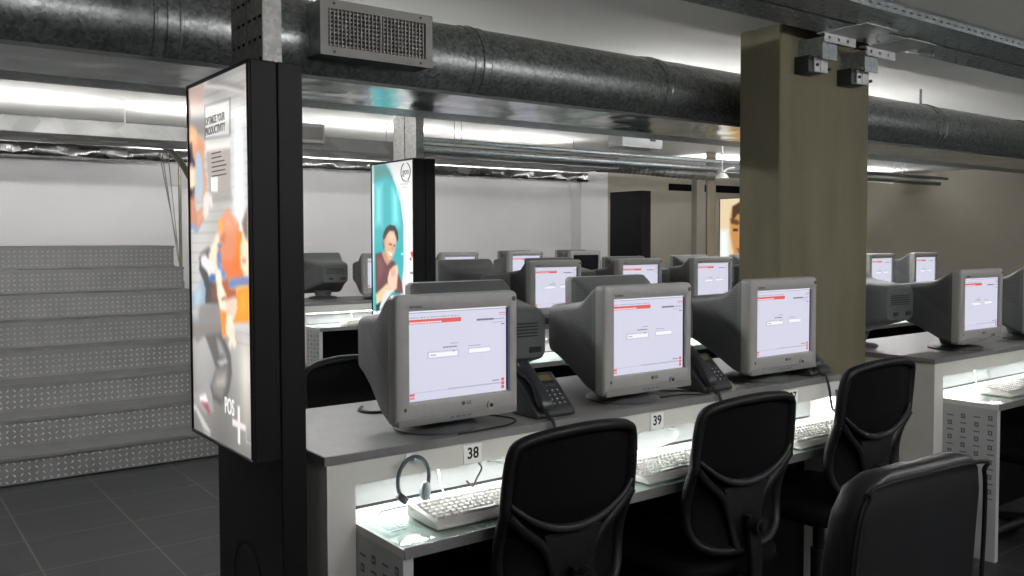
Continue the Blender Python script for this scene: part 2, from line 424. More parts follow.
# ------------------------------------------------------------------ monitor
def build_monitor():
    root = empty('crt_monitor', 'x', 'monitor')
    # housing: a lofted shell that narrows and sinks towards the back
    secs = [(-0.092, 0.424, 0.055, 0.419, 0.012), (-0.085, 0.421, 0.057, 0.416, 0.014), (-0.06, 0.414, 0.060, 0.405, 0.02), (-0.03, 0.404, 0.066, 0.386, 0.025),
            (0.0, 0.39, 0.075, 0.370, 0.03), (0.04, 0.366, 0.09, 0.358, 0.03), (0.12, 0.318, 0.118, 0.350, 0.03), (0.20, 0.278, 0.143, 0.342, 0.03),
            (0.255, 0.256, 0.158, 0.335, 0.03), (0.268, 0.238, 0.168, 0.325, 0.03)]
    rings = []
    for y, w, z0, z1, r in secs:
        rings.append([(x, y, z) for x, z in rr(w, z1-z0, r, 4, 0, (z0+z1)/2)])
    mb = MB().loft(rings)
    # back panel recess with vent slots and sockets
    for r_ in range(5):
        mb.box(-0.085, 0.085, 0.266, 0.270, 0.285 - r_*0.011, 0.290 - r_*0.011, 1)
    mb.box(-0.1, -0.05, 0.266, 0.2705, 0.185, 0.205, 1).box(0.02, 0.06, 0.266, 0.2705, 0.185, 0.205, 1)
    mb.build('housing', [M['housing'], M['dark']], root, smooth=40)
    # bezel
    def ring(w, h, r, y, cx=0, cz=0.2365):
        return [(x, y, z) for x, z in rr(w, h, r, 5, cx, cz)]
    sz0, sz1, sxo = 0.1185, 0.3745, 0.009
    cz = (sz0+sz1)/2; sh = sz1-sz0; sw = 0.348
    R = [ring(0.421, 0.366, 0.014, -0.088), ring(0.425, 0.370, 0.016, -0.10), ring(0.425, 0.370, 0.016, -0.124), ring(0.421, 0.365, 0.015, -0.133),
         ring(0.412, 0.352, 0.012, -0.137), ring(sw+0.016, sh+0.016, 0.008, -0.1375, sxo, cz), ring(sw+0.004, sh+0.004, 0.004, -0.134, sxo, cz), ring(sw, sh, 0.003, -0.124, sxo, cz)]
    bz = MB().loft(R, cap0=False, cap1=False).build('bezel', M['bezel'], root, smooth=40)
    t = MB().prism([(-0.205, 0.052), (0.205, 0.052), (0.207, 0.072), (0.12, 0.078), (-0.12, 0.078), (-0.207, 0.072)], -0.1415, -0.10, 'Y', r=0.0025)
    tr = t.build('control_strip', M['trim'], root, smooth=40)
    b_ = MB()
    for i in range(4): b_.rbox(-0.035 + i*0.02, -0.022 + i*0.02, -0.1425, -0.139, 0.060, 0.066, 0.0012, 1)
    b_.build('menu_buttons', M['base'], tr)
    MB().cyl((0.108, -0.136, 0.083), (0.108, -0.1435, 0.083), 0.0125, n=20, mi=0).cyl((0.108, -0.1435, 0.083), (0.108, -0.1455, 0.083), 0.0065, n=16, mi=1).build('power_button', [M['bezel'], M['dark']], root)
    MB().cyl((0.012, -0.136, 0.0985), (0.012, -0.1385, 0.0985), 0.0062, n=16).text('LG', 0.014, face_m(0.031, -0.1385, 0.0985), bold=0.0004).build('brand_logo', M['logo'], bz)
    MB().cyl((0.197, -0.136, 0.398), (0.197, -0.1385, 0.398), 0.0075, n=16).build('corner_badge', M['logo'], bz)
    MB().text('FLATRON', 0.0085, face_m(-0.147, -0.1383, 0.3875), bold=0.0002).build('model_lettering', M['logo'], bz)
    MB().rbox(-0.186, -0.178, -0.1385, -0.136, 0.094, 0.104, 0.0008, 1).build('badge', M['logo'], bz)
    # screen with the login page
    s = MB().box(sxo-sw/2, sxo+sw/2, -0.1262, -0.115, sz0, sz1, 0)
    def ui(u0, u1, v0, v1, mi, k=1):
        x0 = sxo - sw/2 + u0*sw; x1 = sxo - sw/2 + u1*sw; a = sz1 - v1*sh; b = sz1 - v0*sh; y = -0.1263 - 0.0004*k
        s.quad((x0, y, a), (x1, y, a), (x1, y, b), (x0, y, b), mi)
    ui(0.004, 0.51, 0.093, 0.142, 1); ui(0.004, 0.315, 0.118, 0.142, 6, 2)
    for i in range(11): ui(0.012 + i*0.028, 0.034 + i*0.028, 0.122, 0.132, 2, 3)
    for i in range(15): ui(0.012 + i*0.033, 0.038 + i*0.033 - (i % 3)*0.005, 0.066, 0.078, 4)
    ui(0.0, 1.0, 0.0, 0.022, 4); ui(0.0, 1.0, 0.0, 0.012, 2, 2)
    ui(0.90, 0.975, 0.066, 0.079, 6); ui(0.90, 0.975, 0.094, 0.099, 1)
    for i in range(9): ui(0.67 + i*0.02, 0.687 + i*0.02, 0.128, 0.150, 3)
    for i in range(5): ui(0.855 + i*0.021, 0.872 + i*0.021, 0.134, 0.148, 4)
    for i in range(4): ui(0.83 + i*0.03, 0.852 + i*0.03, 0.176, 0.184, 4)
    ui(0.925, 0.96, 0.20, 0.21, 3)
    ui(0.18, 0.485, 0.462, 0.54, 4); ui(0.184, 0.481, 0.466, 0.536, 0, 2); ui(0.195, 0.47, 0.478, 0.525, 2, 3); ui(0.205, 0.26, 0.496, 0.508, 4, 4); ui(0.42, 0.445, 0.47, 0.478, 3, 4)
    for i in range(5): ui(0.33 + i*0.028, 0.354 + i*0.028, 0.418, 0.43, 3)
    ui(0.40, 0.475, 0.38, 0.389, 4)
    for i in range(5): ui(0.585 + i*0.025, 0.606 + i*0.025, 0.427, 0.437, 4)
    ui(0.582, 0.815, 0.462, 0.522, 4); ui(0.586, 0.811, 0.467, 0.517, 2, 2)
    for i in range(19): ui(0.38 + i*0.028, 0.403 + i*0.028, 0.895, 0.903, 4)
    for i in range(3): ui(0.83 + i*0.026, 0.853 + i*0.026, 0.862, 0.872, 3)
    for i in range(3): ui(0.925, 0.955, 0.845 + i*0.045, 0.882 + i*0.045, 1)
    ui(0.0, 1.0, 0.905, 0.909, 4); ui(0.01, 0.055, 0.915, 0.94, 1); ui(0.01, 0.055, 0.95, 0.975, 6)
    ui(0.975, 1.0, 0.0, 1.0, 5, 2)
    s.build('screen', SCR, root, smooth=0)
    for q in [c_ for o_ in root.children for c_ in (o_,) + tuple(o_.children)]:
        for v_ in q.data.vertices: v_.co.z -= 0.008
    # tilt and swivel stand
    st = MB().lathe([(0.0, 0.0), (0.128, 0.0), (0.131, 0.006), (0.124, 0.013), (0.085, 0.019), (0.06, 0.026), (0.0, 0.026)], 32)
    st.lathe([(0.0, 0.02), (0.065, 0.02), (0.075, 0.045), (0.085, 0.075), (0.0, 0.075)], 24)
    st.build('swivel_base', M['base'], root, smooth=40)
    return root

def desk_place(root, first, loc, rz, label, group=None):
    if first:
        root.location = loc; root.rotation_euler = (0, 0, rz); root['label'] = label
        if group: root['group'] = group
        return root
    return dup(root, loc, rz, label, group)

ST = 0.92                       # height of the counter tops
R1, R2, R3 = 2.13, 4.37, 6.95    # front of each counter row
DEP = 0.662
monitor = build_monitor()
G1 = 'CRT monitors on the nearest counter'
G2 = 'CRT monitors on the middle counter'
G3 = 'CRT monitors on the farthest counter'
mons = [
    (1.41, R1+0.155, 0, 'big grey CRT monitor above the 38 plate, its login page facing us', G1),
    (2.193, R1+0.155, 0, 'grey CRT monitor above the 39 plate, middle of the nearest three', G1),
    (2.945, R1+0.155, 0, 'grey CRT monitor in front of the concrete pillar, screen lit', G1),
    (1.815, R1+0.54, PI, 'grey CRT monitor turned away, its vented back between the 38 and 39 monitors', G1),
    (2.575, R1+0.54, PI, 'grey CRT monitor turned away, behind the 39 monitor', G1),
    (4.24, R1+0.54, PI, 'grey CRT monitor turned away just beyond the concrete pillar', G1),
    (4.56, R1+0.155, 0, 'grey CRT monitor with lit screen past the pillar, first of that counter', G1),
    (5.32, R1+0.155, 0, 'grey CRT monitor with lit screen past the pillar, second of that counter', G1),
]
for i in range(7):
    w = ['between the 38 and 39 monitors, first of the middle row', 'in the middle row, just above the 39 monitor',
         'in the middle row, just left of the pillar', 'in the middle row, hidden by the pillar',
         'in the middle row, first past the pillar', 'in the middle row, second past the pillar', 'last of the middle row on the far right'][i]
    mons.append((3.63 + 0.76*i, R2+0.155, 0, 'lit grey CRT monitor ' + w, G2))
for i in range(6):
    w = ['right beside the teal lightbox', 'behind the first lit one', 'behind the second lit one', 'behind the third lit one', 'behind the fourth lit one', 'behind the fifth lit one'][i]
    mons.append((3.33 + 0.75*i, R2+0.54, PI, 'CRT monitor turned away on the middle counter, ' + w, G2))
for i in range(3):
    w = ['left of the teal lightbox, half hidden', 'just right of the teal lightbox, mostly hidden', 'second right of the teal lightbox'][i]
    mons.append(((3.79, 4.585, 5.375)[i], R3+0.155, 0, 'small distant lit CRT monitor, ' + w, G3))
for i, (x, w) in enumerate([(3.43, 'its back towards us beside the nearest lightbox'), (5.70, 'its top showing behind the distant lit one'), (6.49, 'its top showing behind the dark-screened one')]):
    mons.append((x, R3+0.54, PI, 'distant CRT monitor turned away, ' + w, G3))
for i, (x, y, rz, lab, g) in enumerate(mons):
    desk_place(monitor, i == 0, (x, y, ST + {G1: 0, G2: 0.02, G3: 0.035}[g]), rz + math.radians(random.uniform(-1, 1)*(0 if i < 4 else 1)), lab, g)
off = dup(monitor, (6.16, R3+0.155, ST+0.035), 0, 'distant CRT monitor with a dark switched-off screen, against the white wall', G3)
for ch in off.children:
    if ch.name.startswith('screen'):
        bpy.data.objects.remove(ch); break
MB().box(-0.165, 0.183, -0.1262, -0.115, 0.1105, 0.3665).build('screen', M['deadscreen'], off, smooth=0, label='dark switched-off screen')

# ------------------------------------------------------------------ counters
def counter(name_label, x0, L, y0, plates=(), first_left=True, cells=3, dz=0.0):
    root = empty('counter', name_label, 'counter', (x0, y0, dz), 0, 'white double-sided counters')
    D = DEP
    # top slab with its edge band
    sl = MB().rbox(-0.002, L+0.002, 0.002, D-0.002, ST-0.024, ST, 0.0015, 1, 0)
    sl.build('counter_top', M['slab'], root, smooth=0)
    eb = MB().box(-0.004, L+0.004, 0.0, 0.003, ST-0.0245, ST-0.0015).box(-0.004, L+0.004, D-0.003, D, ST-0.0245, ST-0.0015)
    eb.box(-0.004, -0.001, 0.003, D-0.003, ST-0.0245, ST-0.0015).box(L+0.001, L+0.004, 0.003, D-0.003, ST-0.0245, ST-0.0015)
    eb.build('edge_band', M['slabedge'], root, smooth=0)
    zt = 0.733                                            # worktop height
    for s, nm in ((1, 'near'), (-1, 'far')):
        fy = (lambda y: y) if s == 1 else (lambda y: D - y)
        def bx(mb, xa, xb, ya, yb, za, zb, mi=0):
            a, b = sorted((fy(ya), fy(yb))); return mb.box(xa, xb, a, b, za, zb, mi)
        bx(MB(), 0.085, L-0.03, 0.004, 0.02, 0.832, ST-0.0245).build('fascia_board', M['white'], root, smooth=0)
        bx(MB(), 0.085, L-0.03, 0.125, 0.14, zt, ST-0.0245).build('niche_back', M['niche'], root, smooth=0)
        w = bx(MB(), 0.0885, L+0.0, -0.253, 0.122, zt-0.0285, zt-0.0075)
        wt = w.build('worktop', M['white'], root, smooth=0)
        bx(MB(), 0.0885, L+0.0, -0.256, -0.253, zt-0.030, zt-0.001).build('worktop_edge', M['slabedge'], wt, smooth=0)
        bx(MB(), 0.091, L-0.002, -0.2525, 0.12, zt-0.0062, zt-0.0006).build('glass_sheet', M['glass'], root, smooth=0, label='clear glass sheet over the worktop')
        # pedestal end with printed pattern, and black modesty board
        pd = MB(); bx(pd, 0.0885, 0.118, -0.245, 0.02, -dz, zt-0.0285, 0)
        pz = zt-0.07
        for i in range(12):
            for j in range(4):
                z = pz - i*0.034 - j*0.004; y = -0.215 + j*0.062
                if (i + j) % 2 == 0: bx(pd, 0.0875, 0.0886, y-0.010, y+0.010, z-0.011, z+0.011, 2); bx(pd, 0.0871, 0.0876, y-0.003, y+0.003, z-0.004, z+0.004, 0)
                else: bx(pd, 0.0875, 0.0886, y-0.016, y+0.014, z-0.002, z+0.004, 2)
        pd.build('pedestal', [M['box'], M['slabedge'], M['greyink']], root, smooth=0)
        bx(MB(), 0.118, L-0.03, 0.15, 0.165, -dz, zt-0.0285).build('modesty_board', M['blackmatte'], root, smooth=0)
        c = (L-0.09)/cells
        for i in range(cells):
            t = MB()
            xa = 0.11 + i*c; xb = 0.07 + (i+1)*c
            bx(t, xa, xb, 0.052, 0.055, 0.824, ST-0.025, 0); bx(t, xa, xb, 0.021, 0.055, ST-0.03, ST-0.025, 0)  # added shield, shaped to keep tube light off the niche back
            yy = fy(0.033)
            t.cyl((xa+0.01, yy, 0.836), (xb-0.01, yy, 0.836), 0.0075, n=10, mi=1)
            t.build('niche_lamp', [M['fixture'], M['desktube']], root, smooth=40)
    MB().box(0.004, 0.086, 0.004, D-0.004, -dz, ST-0.0245).build('end_panel', M['white'], root, smooth=0)
    MB().box(L-0.03, L-0.004, 0.004, D-0.004, -dz, ST-0.0245).build('end_panel', M['white'], root, smooth=0)
    for n, xw in plates:
        p = MB().rbox(xw-x0-0.032, xw-x0+0.032, -0.0005, 0.0042, 0.833, 0.889, 0.001, 1, 0)
        p.text(n, 0.046, face_m(xw-x0, -0.0008, 0.8625), 1, bold=0.0012, sx=0.9)
        p.build('number_plate', [M['paper'], M['ink']], root, smooth=0, label='white plate numbered ' + n)
    return root
counter('long white counter with grey top nearest us, numbered 38 and 39', 0.979, 2.325, R1, [('38', 1.443), ('39', 2.211), ('37', 2.977)])
counter('white counter with grey top past the concrete pillar', 4.07, 2.325, R1)
counter('white counter with grey top in the middle row behind the nearest one', 2.69, 5.95, R2, cells=7, dz=0.02)
counter('distant white counter with grey top against the white back wall', 2.945, 3.92, R3, cells=5, dz=0.035)

# ------------------------------------------------------------------ keyboards
def build_keyboard():
    root = empty('keyboard', 'x', 'keyboard')
    prof = [(-0.082, 0.0), (-0.084, 0.010), (-0.062, 0.020), (0.074, 0.034), (0.080, 0.030), (0.080, 0.0)]
    MB().prism(prof, -0.225, 0.225, 'X', r=0.004).build('case', M['keycase'], root, smooth=40)
    k = MB()
    sl = math.atan2(0.014, 0.136)
    for r_ in range(6):
        y = 0.058 - r_*0.0205 - (0.004 if r_ else 0)
        z = 0.020 + (y + 0.062)*0.014/0.136
        T = Matrix.Translation((0, y, z)) @ Matrix.Rotation(sl, 4, 'X')
        cols = [(-0.211 + i*0.0192, 0.0168) for i in range(15)] + [(0.086 + i*0.0192, 0.0168) for i in range(3)] + [(0.150 + i*0.0192, 0.0168) for i in range(4)]
        if r_ == 5: cols = [(-0.211, 0.024), (-0.184, 0.02), (-0.16, 0.02), (-0.137, 0.122), (-0.011, 0.02), (0.013, 0.02), (0.037, 0.02), (0.061, 0.012)] + cols[15:]
        if r_ == 4: cols[14] = (0.045, 0.03)
        for x, w in cols:
            k.add([(x, -0.008, 0), (x+w, -0.008, 0), (x+w, 0.008, 0), (x, 0.008, 0), (x+0.0025, -0.0055, 0.006), (x+w-0.0025, -0.0055, 0.006), (x+w-0.0025, 0.006, 0.006), (x+0.0025, 0.006, 0.006)],
                  [(4,5,6,7),(0,1,5,4),(1,2,6,5),(2,3,7,6),(3,0,4,7)], 0, T)
    k.build('keys', M['key'], root, smooth=0)
    c = catmull([(0.06, 0.078, 0.02), (0.06, 0.115, 0.008), (0.0, 0.15, 0.004), (-0.06, 0.16, 0.02), (-0.075, 0.165, 0.09)], 6)
    MB().tube(c, 0.0026, 6).build('cable', M['wire_white'], root, label='white cable curling up behind the keys')
    return root
kb = build_keyboard()
zk = 0.7335
desk_place(kb, True, (1.423, R1-0.122, zk), math.radians(-1), 'off-white keyboard on the glass worktop under the 38 plate', 'keyboards on the nearest worktop')
dup(kb, (2.162, R1-0.142, zk), math.radians(1), 'off-white keyboard on the glass worktop under the 39 plate')
dup(kb, (2.925, R1-0.152, zk), 0, 'off-white keyboard near the concrete pillar, third from the left')
dup(kb, (4.6, R1-0.13, zk), 0, 'off-white keyboard on the worktop past the concrete pillar')
dup(kb, (3.55, R3-0.1, zk+0.035), 0, 'off-white keyboard on the distant worktop against the back wall', 'keyboards on the far worktop')

# loose papers under the glass
def paper(x, y, w, h, rz, label, seed):
    rnd = random.Random(seed)
    p = MB().box(-w/2, w/2, -h/2, h/2, 0, 0.0004, 0)
    yy = h/2 - 0.02
    while yy > -h/2 + 0.02:
        xx = -w/2 + 0.015
        while xx < w/2 - 0.03:
            l = rnd.uniform(0.008, 0.03)
            p.box(xx, xx+l, yy-0.003, yy+0.001, 0.0004, 0.0006, 1)
            xx += l + 0.005
            if rnd.random() < 0.12: break
        yy -= rnd.choice((0.009, 0.009, 0.02))
    o = p.build('paper_sheet', [M['paper'], M['blueink']], None, smooth=0)
    o.location = (x, y, 0.7258); o.rotation_euler = (0, 0, rz)
    return tag(o, label, 'paper', 'printed sheets under the glass')
paper(1.135, R1-0.06, 0.09, 0.16, 0.05, 'printed sheet under the glass left of the first keyboard', 1)
paper(1.44, R1-0.215, 0.28, 0.06, 0.02, 'printed strip under the glass in front of the 38 keyboard', 2)
paper(2.15, R1-0.225, 0.30, 0.045, 0.0, 'printed strip under the glass in front of the 39 keyboard', 3)
paper(2.9, R1-0.225, 0.30, 0.04, 0.0, 'printed strip under the glass in front of the third keyboard', 4)

# ------------------------------------------------------------------ phones
def build_phone():
    root = empty('desk_phone', 'x', 'phone')
    prof = [(-0.070, 0.0), (-0.078, 0.012), (-0.070, 0.024), (0.050, 0.126), (0.066, 0.126), (0.078, 0.010), (0.075, 0.0)]
    MB().prism(prof, -0.078, 0.078, 'X', r=0.008, seg=3).build('body', M['phone'], root, smooth=50)
    sl = math.atan2(0.102, 0.120)
    T = Matrix.Translation((0, -0.070, 0.024)) @ Matrix.Rotation(sl, 4, 'X') @ Matrix.Diagonal((0.95, 0.84, 0.9, 1))
    L = 0.219
    MB().rbox(-0.006, 0.064, 0.135, 0.182, -0.002, 0.004, 0.002, 1, 0, T).rbox(0.003, 0.055, 0.144, 0.173, 0.003, 0.005, 0.0008, 1, 1, T).build('display', [M['dark'], M['lcd']], root)
    k = MB()
    for r_ in range(4):
        for c in range(3):
            k.rbox(0.0 + c*0.022, 0.014 + c*0.022, 0.022 + r_*0.021, 0.035 + r_*0.021, -0.001, 0.005, 0.0018, 2, 0, T)
    for c in range(4): k.rbox(-0.006 + c*0.018, 0.006 + c*0.018, 0.116, 0.123, -0.001, 0.004, 0.0015, 1, 0, T)
    for c in range(3):
        for r_ in range(4):
            k.box(0.0045 + c*0.022, 0.0095 + c*0.022, 0.027 + r_*0.021, 0.030 + r_*0.021, 0.005, 0.0053, 1, T)
    k.build('keypad', [M['phonekey'], M['wire_white']], root, smooth=40)
    h = MB()
    rings = []
    for y, w, z0, z1 in [(-0.008, 0.030, 0.016, 0.026), (0.0, 0.046, 0.004, 0.036), (0.02, 0.052, 0.002, 0.042), (0.05, 0.050, 0.004, 0.044), (0.075, 0.042, 0.018, 0.048), (0.11, 0.038, 0.024, 0.050),
                         (0.15, 0.042, 0.018, 0.049), (0.175, 0.050, 0.004, 0.046), (0.205, 0.052, 0.002, 0.044), (0.225, 0.046, 0.004, 0.038), (0.233, 0.03, 0.014, 0.028)]:
        rings.append([(-0.047 + x, y, z) for x, z in rr(w, z1-z0, min(w, z1-z0)*0.32, 4, 0, (z0+z1)/2)])
    h.loft(rings, M=T).build('handset', M['handset'], root, smooth=60)
    # coiled cord hanging from the handset over the counter edge
    pts = catmull([(-0.05, -0.082, 0.03), (-0.055, -0.105, 0.012), (-0.052, -0.122, 0.004), (-0.047, -0.135, -0.05), (-0.035, -0.14, -0.12), (-0.005, -0.14, -0.135), (0.01, -0.135, -0.06)], 14)
    coil = []
    prev = None
    for i, p in enumerate(pts):
        for j in range(4):
            q = p.lerp(pts[min(i+1, len(pts)-1)], j/4)
            a = 2*PI*(i*4+j)/6.0
            coil.append(q + Vector((math.cos(a)*0.0055, math.sin(a)*0.0035, math.sin(a)*0.0045)))
    MB().tube(coil, 0.0022, 5).build('coiled_cord', M['cord'], root)
    MB().tube(catmull([(0.02, 0.07, 0.02), (0.05, 0.12, 0.004), (0.11, 0.14, 0.004), (0.15, 0.20, 0.004)], 6), 0.0025, 6).build('line_cord', M['cord'], root)
    return root
ph = build_phone()
GP = 'charcoal desk phones on the nearest counter'
desk_place(ph, True, (1.79, R1+0.105, ST), math.radians(-2), 'charcoal desk phone between the 38 and 39 monitors', GP)
dup(ph, (2.575, R1+0.108, ST), math.radians(-2), 'charcoal desk phone right of the 39 monitor')
dup(ph, (3.222, R1+0.112, ST), math.radians(4), 'charcoal desk phone at the counter end against the pillar')

# cables on the counter
def cable(pts, r, label, m, group='loose cables on the nearest counter'):
    o = MB().tube(catmull(pts, 8), r, 6).build('cable', m, None)
    return tag(o, label, 'cable', group)
cable([(1.63, 2.33, ST+0.003), (1.66, 2.22, ST+0.003), (1.60, 2.16, ST+0.003), (1.50, 2.145, ST+0.003), (1.40, 2.139, ST+0.003)], 0.003, 'black cable looped in front of the 38 monitor base', M['cord'])
cable([(2.30, 2.20, ST+0.003), (2.40, 2.19, ST+0.004), (2.47, 2.15, ST+0.003), (2.52, 2.17, ST+0.003), (2.47, 2.24, ST+0.003), (2.40, 2.30, ST+0.003)], 0.003, 'black cable looped right of the 39 monitor base', M['cord'])
cable([(1.37, 2.69, ST+0.004), (1.335, 2.64, ST+0.004), (1.35, 2.58, ST+0.004), (1.42, 2.56, ST+0.004)], 0.005, 'thick black cable behind the 38 monitor on the left', M['cord'])
cable([(1.50, 2.248, 0.745), (1.49, 2.20, 0.742), (1.47, 2.15, 0.78), (1.46, 2.11, 0.82), (1.455, 2.12, 0.834)], 0.003, 'thin dark lead rising to the 38 plate', M['cord'], 'leads under the number plates')
cable([(1.62, 2.115, 0.74), (1.59, 2.112, 0.80), (1.53, 2.115, 0.825), (1.49, 2.122, 0.834)], 0.0028, 'white lead curving under the 38 plate', M['wire_white'], 'leads under the number plates')
cable([(2.10, 2.245, 0.742), (2.2, 2.2, 0.745), (2.30, 2.14, 0.78), (2.30, 2.12, 0.82), (2.24, 2.12, 0.836)], 0.0045, 'thick white lead curving under the 39 plate', M['wire_white'], 'leads under the number plates')

# ------------------------------------------------------------------ headsets
def headset(loc, rz, label, hook=True):
    root = empty('headset', label, 'headset', loc, rz, 'telephone headsets hung under the counter tops')
    arc = [(0.055*math.cos(a), 0.0, 0.062*math.sin(a)) for a in [PI*1.22 - PI*1.36*i/22 for i in range(23)]]
    MB().tube(arc, 0.0042, 8, flat=1.6).build('headband', M['ear'], root)
    c = Vector(arc[-1])
    MB().lathe([(0, -0.01), (0.020, -0.010), (0.026, -0.003), (0.026, 0.006), (0.018, 0.011), (0, 0.012)], 20, M=Matrix.Translation((c.x-0.008, 0, c.z-0.014)) @ Matrix.Rotation(0.55, 4, 'Z') @ Matrix.Rotation(PI/2, 4, 'X')).build('ear_cushion', M['ear'], root)
    c = Vector(arc[0])
    MB().rbox(-0.022, 0.016, -0.008, 0.008, -0.010, 0.010, 0.004, 2, 0, Matrix.Translation((c.x+0.004, 0, c.z-0.006)) @ Matrix.Rotation(0.7, 4, 'Y')).build('temple_pad', M['dark'], root)
    MB().tube(catmull([(0.046, 0, -0.035), (0.03, -0.012, -0.062), (-0.01, -0.03, -0.074), (-0.035, -0.035, -0.07)], 6), 0.002, 6).build('microphone_boom', M['dark'], root)
    MB().tube(catmull([(0.05, 0.004, -0.04), (0.07, 0.02, -0.085), (0.02, 0.05, -0.0885), (-0.06, 0.06, -0.0885), (-0.09, 0.04, -0.0885)], 6), 0.0018, 6).build('cord', M['dark'], root)
    return root
headset((1.228, R1-0.024, 0.826), 0.15, 'grey headset hanging from the counter edge left of the 38 plate')
headset((1.90, R1-0.024, 0.826), 0.6, 'grey headset hanging beside the 39 plate, half behind a chair')
headset((3.94, R3-0.024, 0.861), 0.1, 'tiny dark headset on the distant counter beside the teal lightbox')
for x, y, lab in ((1.228, R1, 'small white hook carrying the headset by the 38 plate'), (1.90, R1, 'small white hook carrying the headset by the 39 plate'), (3.94, R3, 'small white hook on the distant counter fascia')):
    q = 0.035 if y == R3 else 0.0
    h = MB().box(x-0.008, x+0.008, y, y+0.004, 0.858+q, 0.893+q).tube([(x, y+0.002, 0.877+q), (x, y-0.014, 0.876+q), (x, y-0.03, 0.880+q), (x, y-0.034, 0.886+q)], 0.003, 6)
    tag(h.build('headset_hook', M['wire_white'], None), lab, 'hook', 'headset hooks')

